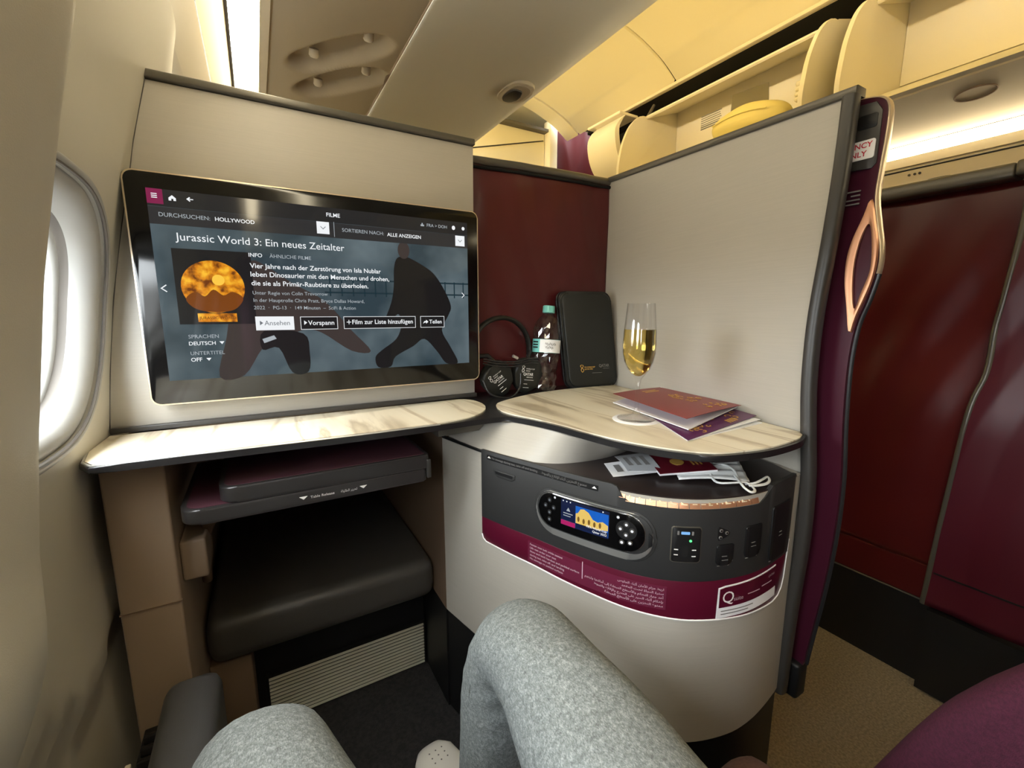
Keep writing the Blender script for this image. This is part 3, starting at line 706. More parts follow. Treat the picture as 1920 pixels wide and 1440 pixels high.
UI = [
('DURCHSUCHEN:',-0.1141,0.1432,0.0638,'g'),('HOLLYWOOD',-0.0438,0.1434,0.0538,'w'),('FILME',0.1207,0.1671,0.0225,'w'),('SORTIEREN NACH:',0.1455,0.1437,0.0738,'g'),
('ALLE ANZEIGEN',0.2256,0.1427,0.0654,'w'),('FRA > DOH',0.3040,0.1671,0.0418,'g'),('Jurassic World 3: Ein neues Zeitalter',-0.0975,0.1099,0.2449,'t'),
('INFO',-0.0028,0.0913,0.0195,'w'),('ÄHNLICHE FILME',0.0274,0.0914,0.0637,'g'),('Vier Jahre nach der Zerstörung von Isla Nublar',-0.0024,0.0734,0.2130,'w'),
('leben Dinosaurier mit den Menschen und drohen,',-0.0026,0.0596,0.2283,'w'),('die sie als Primär-Raubtiere zu überholen.',-0.0024,0.0454,0.1886,'w'),
('Unter Regie von Colin Trevorrow',-0.0019,0.0304,0.1163,'g'),('In der Hauptrolle Chris Pratt, Bryce Dallas Howard,',-0.0017,0.0183,0.1792,'g'),
('2022  ·  PG-13  ·  149 Minuten  –  SciFi & Action',-0.0021,0.0060,0.1635,'g'),('Ansehen',0.0112,-0.0208,0.0387,'d'),('Vorspann',0.0789,-0.0212,0.0434,'w'),
('Film zur Liste hinzufügen',0.1538,-0.0206,0.1151,'w'),('Teilen',0.3029,-0.0212,0.0267,'w'),('SPRACHEN',-0.0956,-0.0401,0.0402,'g'),('DEUTSCH',-0.0959,-0.0510,0.0354,'w'),
('UNTERTITEL',-0.0953,-0.0667,0.0458,'g'),('OFF',-0.0956,-0.0770,0.0147,'w'),('JURASSIC WORLD',-0.0786,-0.0100,0.0500,'a')]
for s, x, z, w, k in UI:
    yy = YS - 0.0004 - 0.00012 * 8
    lettering('screen_lettering', s, lambda u, v, x=x, z=z, yy=yy: (x + u, yy, z + v), w, {'g': 's_grey', 'w': 's_white', 't': 's_white', 'd': 's_dim', 'a': 's_amberd'}[k], disp, 0.012 if k in 'wa' else 0.002)

# ------------------------------------------------------------------ counter: ledge, table, dark base
front = [(-0.199, 0.722), (0.0, 0.710), (0.15, 0.701), (0.267, 0.700), (0.335, 0.702), (0.375, 0.700), (0.398, 0.688), (0.418, 0.648), (0.434, 0.590), (0.443, 0.531), (0.456, 0.470), (0.478, 0.417), (0.501, 0.381), (0.526, 0.355), (0.575, 0.339), (0.628, 0.331), (0.700, 0.334), (0.752, 0.352)]
base_o = smooth_path(front, 4) + [(0.79, 0.60), (0.828, 0.905), (0.842, 0.975), (0.43, 0.985), (0.43, 0.904), (-0.223, 0.904), (-0.2225, 0.80), (-0.214, 0.748)]
ct = thing('counter', 'dark rimmed counter base running from ledge to side table', 'counter', (0.3, 0.8, -0.21))
prism('counter_plate', base_o, 'z', -0.2020, -0.1922, 'rim', ct, 0.003, 3)
led = [(-0.1955, 0.728), (0.0, 0.7165), (0.15, 0.7075), (0.262, 0.706)]
led_o = led + smooth_path([(0.262, 0.706), (0.324, 0.7185), (0.367, 0.748), (0.393, 0.788), (0.402, 0.83), (0.396, 0.872), (0.375, 0.889)], 4)[1:] + [(-0.214, 0.889), (-0.2165, 0.80), (-0.208, 0.748)]
lg = thing('marble_ledge', 'long narrow marble topped ledge below the monitor', 'ledge', (0.1, 0.8, -0.195))
prism('ledge_top', led_o, 'z', -0.1921, TOP, 'marble', lg, 0.001)
tube('edge_bead', [(-0.2185, 0.80, -0.1925), (-0.2100, 0.748, -0.1925), (-0.197, 0.7255, -0.1925), (0.0, 0.7135, -0.1925), (0.15, 0.7045, -0.1925), (0.262, 0.703, -0.1925)], 0.0022, 'silver', lg, 8)
tb_o = smooth_path([(0.409, 0.765), (0.425, 0.800), (0.456, 0.823), (0.516, 0.850), (0.58, 0.867), (0.664, 0.873), (0.744, 0.868)], 4)[:-1] + [(0.744, 0.868), (0.815, 0.862), (0.800, 0.745), (0.786, 0.64), (0.771, 0.53), (0.755, 0.41), (0.748, 0.362)] + \
    smooth_path([(0.735, 0.350), (0.700, 0.340), (0.628, 0.337), (0.577, 0.345), (0.530, 0.361), (0.507, 0.385), (0.484, 0.421), (0.462, 0.473), (0.449, 0.532), (0.440, 0.592), (0.424, 0.651), (0.408, 0.696), (0.402, 0.735)], 4)
tb = thing('side_table', 'rounded cream marble side table top against the grey privacy wall', 'table', (0.6, 0.6, -0.195))
prism('table_top', tb_o, 'z', -0.1921, TOP, 'marble', tb, 0.001)
# curved grey body below the table
bot = [(0.330, 0.860), (0.338, 0.780), (0.347, 0.712), (0.367, 0.655), (0.396, 0.612), (0.440, 0.580), (0.503, 0.568), (0.566, 0.573), (0.68, 0.60), (0.80, 0.64)]
top = [(0.325, 0.800), (0.360, 0.745), (0.392, 0.700), (0.412, 0.655), (0.428, 0.600), (0.438, 0.550), (0.462, 0.510), (0.53, 0.515), (0.66, 0.56), (0.79, 0.60)]
bs, ts = smooth_path(bot, 5), smooth_path(top, 5)
n = len(bs)
pyd('under_fascia', [(x, y, -0.2575) for x, y in bs] + [(x, y, -0.2021) for x, y in ts] + [(x + .012, y + .012, -0.2575) for x, y in bs] + [(x + .012, y + .012, -0.2021) for x, y in ts],
    [(i, i + 1, n + i + 1, n + i) for i in range(n - 1)] + [(2 * n + i, 3 * n + i, 3 * n + i + 1, 2 * n + i + 1) for i in range(n - 1)], 'laminate', tb, True)
prism('corner_bracket', [(0.27, -0.2022), (0.375, -0.2022), (0.36, -0.215), (0.352, -0.223), (0.27, -0.224)], 'y', 0.735, 0.80, 'cap', tb, 0.002)

# ------------------------------------------------------------------ back shell and grey privacy wall
sh = thing('seat_shell', 'dark maroon back shell of the neighbouring seat behind the table', 'shell', (0.6, 0.96, -0.2))
def shellfn(u, v):
    x = 0.30 + 0.535 * u; z = -0.21 + 0.545 * v; return (x, 0.980 - 0.045 * u - 0.012 * math.sin(math.pi * u) - 0.8 * crease(x * 1.3 + 0.1, z), z)
grid('shell_panel', 110, 40, shellfn, 'shell', sh, True, False, 0.006, 25)
tube('shell_groove', [(0.30 + 0.535 * k / 12, shellfn(k / 12, 1)[1] - 0.006, 0.3255) for k in range(13)], 0.004, 'void', sh)
tube('shell_cap', [(0.30 + 0.535 * k / 12, shellfn(k / 12, 1)[1], 0.340) for k in range(13)], 0.010, 'cap', sh, 10)

pw = thing('privacy_wall', 'tall plain grey laminate privacy wall along the aisle behind the table', 'partition', (0.79, 0.6, FLOOR))
def wx(y): return 0.757 + 0.135 * (y - 0.355)
def wall_slab(name, outl, t0, t1, m, parent, bevel=0.0):
    bm = prism_bm(outl, t0, t1, bevel)
    for v in bm.verts:
        y, z, t = v.co; v.co = (wx(y) + t, y, z)
    return finish(name, bm, m, parent, True, 40)
NE = [(0.353, 0.303), (0.355, 0.205), (0.361, 0.101), (0.369, -0.009), (0.368, -0.108), (0.361, -0.185), (0.352, -0.27), (0.350, -0.372), (0.355, -0.48), (0.358, -0.56), (0.360, -0.665)]
NEs = smooth_path(NE, 4)
ztop = lambda y: 0.303 + (0.338 - 0.303) * (y - 0.353) / (0.93 - 0.353)
wall_slab('wall_panel', [(0.93, ztop(0.93))] + NEs + [(0.93, -0.665)], 0.0, 0.022, 'laminate', pw)
bm = prism_bm([(0.336, 0.314), (0.336, 0.302), (0.94, 0.339), (0.94, 0.352)], -0.006, 0.024, 0.003)
for v in bm.verts: y, z, t = v.co; v.co = (wx(y) + t, y, z)
finish('top_cap', bm, 'cap', pw, True, 35)
PE = [(y - 0.021, z) for y, z in NEs]
def postfn(u, v):
    k = v * (len(NEs) - 1); i = min(int(k), len(NEs) - 2); f = k - i
    y = NEs[i][0] * (1 - f) + NEs[i + 1][0] * f; z = NEs[i][1] * (1 - f) + NEs[i + 1][1] * f
    a = 2 * math.pi * u; c, s = math.cos(a), math.sin(a)
    ex = 2 / 3.2
    return (wx(y) - 0.001 + 0.012 * math.copysign(abs(s) ** ex, s), y - 0.0085 + 0.0095 * math.copysign(abs(c) ** ex, c), z)
grid('post', 24, 46, postfn, 'dark', pw, True, True)

# ------------------------------------------------------------------ sliding door at the near end of the wall
dr = thing('sliding_door', 'slid back maroon suite door with rose gold lens handle and emergency placard', 'door', (0.80, 0.6, -0.70))
DE = smooth_path([(0.345, 0.306), (0.322, 0.300), (0.312, 0.286), (0.311, 0.25), (0.313, 0.21), (0.314, 0.165), (0.307, 0.125), (0.301, 0.095), (0.300, 0.065), (0.308, 0.02), (0.318, -0.02), (0.322, -0.08), (0.319, -0.17), (0.312, -0.267), (0.312, -0.36), (0.318, -0.46), (0.329, -0.57), (0.333, -0.615)], 5)
bm = prism_bm(DE + [(0.70, -0.615), (0.70, 0.306)], 0.0, 0.0195, 0.0)
for v in bm.verts:
    y, z, t = v.co; v.co = (0.7865 + 0.135 * max(0, y - 0.36) + t, y, z)
finish('door_leaf', bm, 'doorm', dr, True, 30)
n = len(DE)
tube('edge_trim', [(0.7965, y + 0.001, z) for y, z in DE if z > 0.05], 0.0085, 'champagne', dr, 10, False, 0.5)
tube('edge_trim', [(0.7965, y + 0.001, z) for y, z in DE if z <= 0.06], 0.0055, 'rim', dr, 10, False, 0.6)
top_p = [(0.36, 0.298), (0.325, 0.296), (0.3165, 0.282), (0.3165, 0.212), (0.322, 0.206), (0.36, 0.209)]
prism('control_recess', top_p, 'x', 0.7845, 0.788, 'dark', dr, 0.001)
prism('control_window', rrect(0.321, 0.345, 0.262, 0.281, 0.003), 'x', 0.7835, 0.786, 'black', dr, 0.0005)
pc = prism('placard', rrect(0.320, 0.400, 0.2205, 0.2465, 0.003), 'x', 0.7832, 0.7846, 'white', dr, 0.0)
lettering('lettering', 'EMERGENCY', lambda u, v: (0.7830, 0.3835 - u, 0.2362 + v), 0.0605, 'red', pc, 0.02, 0.0075)
lettering('lettering', 'USE ONLY', lambda u, v: (0.7830, 0.3790 - u, 0.2248 + v), 0.0500, 'red', pc, 0.02, 0.0075)
for k, (w, yy) in enumerate(((0.020, 0.178), (0.012, 0.172), (0.022, 0.166), (0.018, 0.160))):
    prism('notice_line', rrect(0.332, 0.332 + w, yy - 0.001, yy + 0.001, 0.0005, 2), 'x', 0.7856, 0.787, 'greyprint', dr)
ho = smooth_path([(0.316, 0.163), (0.308, 0.13), (0.3015, 0.099), (0.3005, 0.068), (0.304, 0.041), (0.312, 0.012), (0.318, -0.009), (0.3205, -0.028), (0.3245, -0.028), (0.330, 0.005), (0.337, 0.046), (0.338, 0.082), (0.333, 0.11), (0.323, 0.14)], 4, True)
hi = smooth_path([(0.3145, 0.128), (0.3085, 0.1), (0.3065, 0.062), (0.3140, 0.03), (0.3190, 0.007), (0.3230, 0.013), (0.327, 0.045), (0.3275, 0.078), (0.3225, 0.112)], 6, True)
bm = bmesh.new()
def ring_near(path, c, k):   # resample closed path by angle about a centre
    out = []
    for i in range(k):
        a = 2 * math.pi * i / k; d = (math.cos(a) * 0.25, math.sin(a)); best = None
        for p, q in zip(path, path[1:] + path[:1]):
            ex, ey = q[0] - p[0], q[1] - p[1]; den = d[0] * ey - d[1] * ex
            if abs(den) < 1e-12: continue
            t = ((p[0] - c[0]) * ey - (p[1] - c[1]) * ex) / den; s = ((p[0] - c[0]) * d[1] - (p[1] - c[1]) * d[0]) / den
            if t > 0 and -1e-6 <= s <= 1 + 1e-6 and (best is None or t > best): best = t
        out.append((c[0] + d[0] * best, c[1] + d[1] * best))
    return out
K = 56; oo = ring_near(ho, (0.3185, 0.068), K); ii = ring_near(hi, (0.3175, 0.068), K)
layers = [[(0.786, y, z) for y, z in oo], [(0.7805, y * .98 + .3185 * .02, z * .98 + .068 * .02) for y, z in oo], [(0.7800, (a[0] + b[0]) / 2, (a[1] + b[1]) / 2) for a, b in zip(oo, ii)], [(0.7815, y, z) for y, z in ii], [(0.786, y, z) for y, z in ii]]
V = [[bm.verts.new(p) for p in L] for L in layers]
for a, b in zip(V, V[1:]):
    for k in range(K): bm.faces.new((a[k], a[(k + 1) % K], b[(k + 1) % K], b[k]))
finish('lens_handle', bm, 'gold', dr, True, 50)
box('door_foot', 0.775, 0.808, 0.333, 0.36, -0.682, -0.614, 'black', dr, 0.006)

# ================================================================== console cabinet (upright curved front)
FPc = [(.317, .84), (.333, .765), (.346, .708), (.366, .645), (.386, .592), (.405, .535), (.425, .485), (.445, .443), (.466, .412), (.492, .385), (.52, .366), (.555, .351), (.60, .340), (.645, .338), (.69, .342), (.735, .349)]
FPd = smooth_path(FPc, 8)
FS = [0.0]
for a, b in zip(FPd, FPd[1:]): FS.append(FS[-1] + math.hypot(b[0] - a[0], b[1] - a[1]))
FN = []
for i in range(len(FPd)):
    a = FPd[max(0, i - 2)]; b = FPd[min(len(FPd) - 1, i + 2)]
    dx, dy = b[0] - a[0], b[1] - a[1]; L = math.hypot(dx, dy); FN.append((dy / L, -dx / L))     # outward, to the seat
def surf(s, z, off=0.0):
    s = max(0.0, min(FS[-1] - 1e-6, s))
    lo, hi = 0, len(FS) - 1
    while hi - lo > 1:
        m_ = (lo + hi) // 2
        if FS[m_] <= s: lo = m_
        else: hi = m_
    f = (s - FS[lo]) / (FS[hi] - FS[lo])
    x = FPd[lo][0] * (1 - f) + FPd[hi][0] * f; y = FPd[lo][1] * (1 - f) + FPd[hi][1] * f
    nx = FN[lo][0] * (1 - f) + FN[hi][0] * f; ny = FN[lo][1] * (1 - f) + FN[hi][1] * f
    return (x + nx * off, y + ny * off, z)
def onfront(name, outl, o0, o1, m, parent, bevel=0.0, tilt=None):
    """outline in (arc length, height) pressed onto the curved front, from offset o0 to o1"""
    bm = prism_bm(outl, o0, o1, bevel)
    s0 = min(p[0] for p in outl); s1 = max(p[0] for p in outl); k = int((s1 - s0) / 0.010)
    for i in range(1, k + 1):
        bmesh.ops.bisect_plane(bm, geom=bm.verts[:] + bm.edges[:] + bm.faces[:], plane_co=(s0 + (s1 - s0) * i / (k + 1), 0, 0), plane_no=(1, 0, 0))
    for v in bm.verts:
        s, z, o = v.co
        v.co = surf(s, z, o)
    return finish(name, bm, m, parent, True, 35)
def onface(s0, z0, off): return lambda u, v: surf(s0 + u, z0 + v, off)

co = thing('console', 'curved grey console cabinet with black control face and maroon band', 'console', (0.55, 0.6, FLOOR))
HEM = -0.655
body = [FPd[i] for i in range(0, len(FPd), 2)] + [(0.748, 0.352), (0.765, 0.40), (0.82, 0.83), (0.335, 0.84)]
prism('cabinet_body', body, 'z', HEM, -0.2585, 'laminate', co, 0.0)
kick = [surf(FS[-1] * k / 40, 0, -0.004)[:2] for k in range(41)] + [(0.748, 0.355), (0.765, 0.40), (0.80, 0.84), (0.345, 0.84)]
prism('kick_plate', kick, 'z', FLOOR, HEM - 0.001, 'black', co)
onfront('panel_groove', [(0.0, -0.258), (0.137, -0.2585), (0.137, -0.2545), (0.0, -0.2535)], -0.004, 0.001, 'black', co)
prism('console_shelf', [surf(0.13 + (FS[-1] - 0.135) * k / 40, 0, -0.001)[:2] for k in range(41)] + [(0.752, 0.40), (0.800, 0.70), (0.36, 0.72)], 'z', -0.2584, -0.2565, 'shelf', co)
# black control face with the notch for the seat buttons, maroon band, pale outline
blk = [(0.1335, -0.3845), (0.727, -0.3815), (0.730, -0.250), (0.662, -0.2495), (0.650, -0.251), (0.634, -0.266), (0.622, -0.2735), (0.520, -0.2725), (0.428, -0.2712), (0.418, -0.266), (0.409, -0.252), (0.400, -0.2495), (0.1335, -0.2515)]
onfront('control_face', blk[::-1], -0.004, 0.0022, 'consoleblk', co, 0.0006)
mar = [(0.1335, -0.3848), (0.1335, -0.420), (0.137, -0.428), (0.145, -0.4325), (0.30, -0.437), (0.45, -0.442), (0.55, -0.4455), (0.62, -0.4495), (0.685, -0.4535), (0.704, -0.450), (0.716, -0.440), (0.7215, -0.425), (0.7265, -0.3818)]
onfront('maroon_band', mar, 0.0, 0.0016, 'maroon', co, 0.0004)
def edgeline(name, pts, rad, off, m, parent):
    pp = []
    for (a, b), (c, d) in zip(pts, pts[1:]):
        k = max(1, int(abs(c - a) / 0.012))
        for i in range(k): pp.append(surf(a + (c - a) * i / k, b + (d - b) * i / k, off))
    pp.append(surf(pts[-1][0], pts[-1][1], off))
    return tube(name, pp, rad, m, parent, 6)
edgeline('outline_trim', [(a, b) for a, b in mar[1:-1]] + [(0.728, -0.36)], 0.0016, 0.0012, 'white', co)
# printed strip below the shelf lip
st = onfront('notice_strip', rrect(0.150, 0.380, -0.2665, -0.2575, 0.001), 0.0022, 0.0028, 'black', co)
for s_ in (0.156, 0.374): onfront('arrow_mark', [(s_ - 0.004, -0.2632), (s_ + 0.004, -0.2632), (s_, -0.2595)], 0.0028, 0.0032, 'white', st)
lettering('lettering', 'No stowage during taxi, take off and landing', onface(0.163, -0.2635, 0.0031), 0.104, 'greyprint', st)
lettering('lettering', arabic('ممنوع التخزين أثناء الإقلاع والهبوط'), onface(0.276, -0.2632, 0.0031), 0.085, 'greyprint', st)
# flush latch
lt = onfront('latch', [(0.1675, -0.2815), (0.219, -0.2815), (0.2185, -0.2895), (0.210, -0.2945), (0.178, -0.2945), (0.168, -0.2885)], 0.001, 0.004, 'consoleblk', co, 0.0015)
onfront('latch_finger_slot', [(0.172, -0.2835), (0.215, -0.2835), (0.213, -0.2885), (0.174, -0.2885)], 0.0035, 0.0044, 'black', lt)
# seat control buttons
bt = [.4120, .4220, .4360, .4505, .4650, .4800, .4950, .5090, .5250, .5530, .5790, .6060, .6210]
def btn(s0, s1, z0, z1, m, parent, lift=0.0):
    vs_ = []; k = 5
    zb = lambda s: z0
    for o_ in (0.0, 0.0012):
        for i in range(k):
            s = s0 + (s1 - s0) * i / (k - 1)
            vs_.append(surf(s, z0, 0.0012 + o_ + lift)); vs_.append(surf(s, z1, -0.0035 + o_ + lift))
    fs = []
    for i in range(k - 1):
        a = 2 * i; b = a + 2 * k; fs += [(a, a + 2, a + 3, a + 1), (b, b + 1, b + 3, b + 2), (a, b, b + 2, a + 2), (a + 1, a + 3, b + 3, b + 1)]
    fs += [(0, 1, 2 * k + 1, 2 * k), (2 * k - 2, 4 * k - 2, 4 * k - 1, 2 * k - 1)]
    return pyd('seat_button', vs_, fs, m, parent)
for i in range(12):
    btn(bt[i] + 0.0006, bt[i + 1] - 0.0006, -0.2712 if i else -0.267, -0.2566, 'gold', co)
def picto(s, z, kind):
    if kind == 'bar': o = [(s - .004, z), (s + .004, z), (s + .004, z + .0012), (s - .004, z + .0012)]
    elif kind == 'plus': o = ellipse(s, z + .001, .0014, .0014, 8)
    elif kind == 'lie': o = [(s - .005, z - .001), (s + .006, z - .001), (s + .006, z + .0005), (s, z + .0008), (s - .004, z + .004), (s - .005, z + .003)]
    else: o = [(s - .003, z - .002), (s + .004, z - .002), (s + .004, z), (s, z), (s, z + .004), (s - .003, z + .004)]
    onfront('button_mark', [(s + (a - s) * .8, z + (b - z) * .8) for a, b in o], -0.001, 0.0011, 'ivory', co)
for i, kd in enumerate(('seat', 'seat', 'seat', 'lie', 'lie', 'lie', 'bar', 'seat')): picto((bt[i + 1 if i < 11 else i] + bt[min(i + 2, 12)]) / 2 if i else .429, -0.2655, kd)
for s_, kd in ((.529, 'bar'), (.539, 'seat'), (.549, 'plus'), (.557, 'plus'), (.566, 'lie'), (.575, 'plus'), (.584, 'plus'), (.593, 'lie'), (.602, 'plus')): picto(s_, -0.2655, kd)
# handset dock
dk = onfront('handset_dock', rrect(0.262, 0.469, -0.3635, -0.2835, 0.038, 8), 0.0005, 0.0034, 'consoleblk', co, 0.002)
onfront('dock_rim', rrect(0.2665, 0.4640, -0.3610, -0.2862, 0.036, 8), 0.002, 0.0048, 'silver', dk, 0.0015)
onfront('dock_floor', rrect(0.2690, 0.4630, -0.3500, -0.2875, 0.030, 8), 0.004, 0.0051, 'consoleblk', dk, 0.0004)
onfront('release_tab', [(0.4575, -0.336), (0.463, -0.331), (0.463, -0.317), (0.4575, -0.312)], 0.003, 0.007, 'black', dk, 0.001)
# sockets
pk = onfront('power_socket', rrect(0.4885, 0.527, -0.3505, -0.299, 0.003), 0.001, 0.0042, 'black', co, 0.0008)
onfront('socket_frame', rrect(0.4870, 0.5285, -0.3522, -0.2975, 0.004), 0.0008, 0.0030, 'cap', pk, 0.0008)
onfront('usb_port', rrect(0.5000, 0.5115, -0.3085, -0.3045, 0.0008), 0.0042, 0.0047, 'blueled', pk)
for s_ in (0.4962, 0.5155): onfront('socket_mark', rrect(s_ - .0013, s_ + .0013, -.3095, -.3038, .0005), 0.0042, 0.0046, 'greyprint', pk)
onfront('indicator_lamp', ellipse(0.5130, -0.3180, 0.0018, 0.0018, 12), 0.0042, 0.0048, 'led', pk)
for (s_, z_) in ((.4945, -.332), (.4945, -.340), (.5185, -.332), (.5185, -.3415)): onfront('socket_mark', rrect(s_ - .0028, s_ + .0028, z_ - .0007, z_ + .0007, .0002, 1), 0.0042, 0.0046, 'white', pk)
onfront('socket_hole', ellipse(0.5065, -0.334, 0.0045, 0.0085, 16, 3), 0.0042, 0.0045, 'void', pk)
rk = onfront('jack_plate', smooth_path([(0.5525, -0.299), (0.5605, -0.302), (0.571, -0.3085), (0.563, -0.3155), (0.5535, -0.3195), (0.552, -0.309)], 3, True), 0.0018, 0.0032, 'black', co, 0.0005)
for (s_, z_) in ((.5565, -.3045), (.5655, -.3085), (.5560, -.3150)):
    onfront('audio_jack', ellipse(s_, z_, .0026, .0026, 14), 0.003, 0.0042, 'silver', rk, 0.0004); onfront('jack_hole', ellipse(s_, z_, .0015, .0015, 12), 0.004, 0.0044, 'void', rk)
for (a, b, c, d, lab) in ((0.5515, 0.5785, -0.3585, -0.3260, 'round'), (0.5985, 0.6295, -0.3530, -0.3035, 'tall'), (0.655, 0.712, -0.374, -0.2855, 'wide')):
    sk = onfront('socket_cover', rrect(a, b, c, d, (0.002, 0.004, 0.008, 0.009)), 0.001, 0.0044, 'black', co, 0.0012)
    edgeline('cover_edge', [(a + 0.003, c - 0.0005), (b - 0.006, c - 0.0005), (b + 0.0003, c + 0.006), (b + 0.0006, d - 0.004)], 0.0006, 0.0030, 'silver', sk)
    for k in range(2): onfront('cover_mark', rrect((a + b) / 2 - .005, (a + b) / 2 + .003 + .002 * k, (c + d) / 2 - .002 - .006 * k, (c + d) / 2 - .001 - .006 * k, .0003, 1), 0.0044, 0.0048, 'greyprint', sk)
# notices on the maroon band
nf = onfront('notice_field', rrect(0.247, 0.486, -0.4305, -0.3935, 0.001), 0.0012, 0.0020, 'maroon_l', co)
onfront('field_divider', rrect(0.3568, 0.3582, -0.4195, -0.390, 0.0002, 1), 0.002, 0.0024, 'softwhite', nf)
for k, (s, w) in enumerate((('Fasten seat belt while seated', .068), ('Life vest under your seat', .056), ('Stow and latch handset and padded surface', .100), ('during taxi, take off, and landing', .072), ('No stowage on padded surfaces', .070))):
    lettering('lettering', s, onface(0.252, -0.3995 - 0.0066 * k, 0.0024), w, 'softwhite', nf, 0.01, 0.0036)
for k, (s, w) in enumerate((('اربط حزام الأمان أثناء الجلوس', .066), ('سترة النجاة تحت المقعد', .060), ('أعد جهاز التحكم والأسطح المبطنة إلى أماكنها وثبتهم', .120), ('بإحكام أثناء السير على المدرج والإقلاع والهبوط', .104), ('ممنوع التخزين على الأسطح المبطنة', .086))):
    lettering('lettering', arabic(s), onface(0.482 - w, -0.4000 - 0.0066 * k, 0.0024), w, 'softwhite', nf, 0.008, 0.0036)
# suite card in its holder
cd = onfront('information_card', [(0.5600, -0.4440), (0.6895, -0.4425), (0.6840, -0.3880), (0.5720, -0.3930), (0.5610, -0.3955)], 0.0016, 0.0026, 'paper', co)
onfront('card_print', [(0.5630, -0.4270), (0.6880, -0.4250), (0.6835, -0.3895), (0.5720, -0.3950), (0.5630, -0.3970)], 0.0026, 0.0030, 'maroon', cd)
lettering('lettering', 'Q', onface(0.5680, -0.4195, 0.0034), 0.019, 'white', cd)
lettering('lettering', 'suite', onface(0.5875, -0.4185, 0.0034), 0.017, 'softwhite', cd)
for k, (a, b) in enumerate(((.614, .640), (.645, .672))): onfront('print_line', rrect(a, b, -.4140 + .003 * k, -.4128 + .003 * k, .0003, 1), 0.003, 0.0034, 'softwhite', cd)
lettering('lettering', 'QATAR', onface(0.6610, -0.4015, 0.0034), 0.018, 'softwhite', cd)
for k, w in enumerate((.06, .05)): onfront('print_line', rrect(.567, .567 + w, -.4335 - .005 * k, -.4322 - .005 * k, .0003, 1), 0.0026, 0.0030, 'greyprint', cd)

# ------------------------------------------------------------------ handset in the dock
hd = thing('handset', 'black remote control handset with small colour screen in the dock', 'remote control', surf(0.36, -0.345))
onfront('handset_body', rrect(0.2745, 0.4525, -0.3465, -0.2895, 0.027, 8), 0.0051, 0.0085, 'bezel', hd, 0.0015)
onfront('handset_edge', rrect(0.2735, 0.4535, -0.3475, -0.2885, 0.0275, 8), 0.0050, 0.0065, 'chrome', hd, 0.0006)
sc_ = onfront('handset_screen', rrect(0.3200, 0.4020, -0.3345, -0.2905 - 0.001, 0.001), 0.0084, 0.0088, 's_navy', hd)
onfront('screen_picture', rrect(0.3465, 0.4010, -0.3325, -0.2965, 0.0002, 1), 0.0088, 0.0090, 's_sky', sc_)
onfront('screen_picture', [(0.3470, -0.325), (0.374, -0.327), (0.4005, -0.322), (0.4005, -0.314), (0.392, -0.310), (0.384, -0.313), (0.376, -0.311), (0.369, -0.302), (0.361, -0.2985), (0.355, -0.300), (0.351, -0.307), (0.3470, -0.309)], 0.0090, 0.0092, 's_sand', sc_)
for k in range(5): onfront('screen_picture', ellipse(0.352 + 0.009 * k, -0.317 - 0.0012 * (k % 2), 0.002, 0.0045, 10), 0.0092, 0.0094, 's_sandd', sc_)
onfront('screen_picture', rrect(0.3470, 0.4005, -0.3322, -0.3245, 0.0002, 1), 0.0092, 0.0094, 's_navy', sc_)
onfront('screen_button', rrect(0.3205, 0.3460, -0.3340, -0.3265, 0.0003, 1), 0.0088, 0.0091, 's_pink', sc_)
for k in range(4): onfront('screen_icon', ellipse(0.324 + 0.0065 * k if k < 3 else 0.392, -0.2940, 0.0011, 0.0011, 8), 0.0088, 0.0091, 's_white', sc_)
onfront('screen_icon', [(0.3300, -0.3095), (0.3370, -0.3095), (0.3335, -0.3035)], 0.0088, 0.0091, 's_grey', sc_)
onfront('screen_line', rrect(0.3245, 0.3415, -0.3145, -0.3132, 0.0003, 1), 0.0088, 0.0091, 's_grey', sc_); onfront('screen_line', rrect(0.3245, 0.3380, -0.3185, -0.3174, 0.0003, 1), 0.0088, 0.0091, 's_grey', sc_); lettering('lettering', 'FIFA World Cup', onface(0.3660, -0.3255, 0.0096), 0.033, 's_white', sc_, 0.015); lettering('lettering', 'Qatar 2022', onface(0.3760, -0.3310, 0.0096), 0.023, 's_white', sc_, 0.015)
def key(s, z, r, m='black', mk='s_grey', mr=0.45):
    k_ = onfront('key', ellipse(s, z, r, r, 14), 0.0085, 0.0094, m, hd, 0.0004)
    onfront('key_mark', ellipse(s, z, r * mr, r * mr, 8), 0.0094, 0.0096, mk, k_)
onfront('key_pad', ellipse(0.4270, -0.3130, 0.0150, 0.0150, 28), 0.0084, 0.0088, 'black', hd)
for (s, z) in ((.4270, -.3045), (.4188, -.3125), (.4352, -.3125), (.4270, -.3205)): key(s, z, 0.0042, 'dark', 's_white', 0.5)
for (s, z) in ((.4215, -.3330), (.4330, -.3315)): key(s, z, 0.0040, 'dark', 's_white', 0.55)
key(.4150, -.2955, 0.0030, 'black', 's_white', 0.7); key(.3085, -.2935, 0.0024, 'black', 's_white', 0.8)
for (s, z) in ((.2980, -.3010), (.2900, -.3120), (.3060, -.3120), (.2980, -.3220), (.2980, -.3340)): key(s, z, 0.0042, 'black', 's_dim', 0.5)

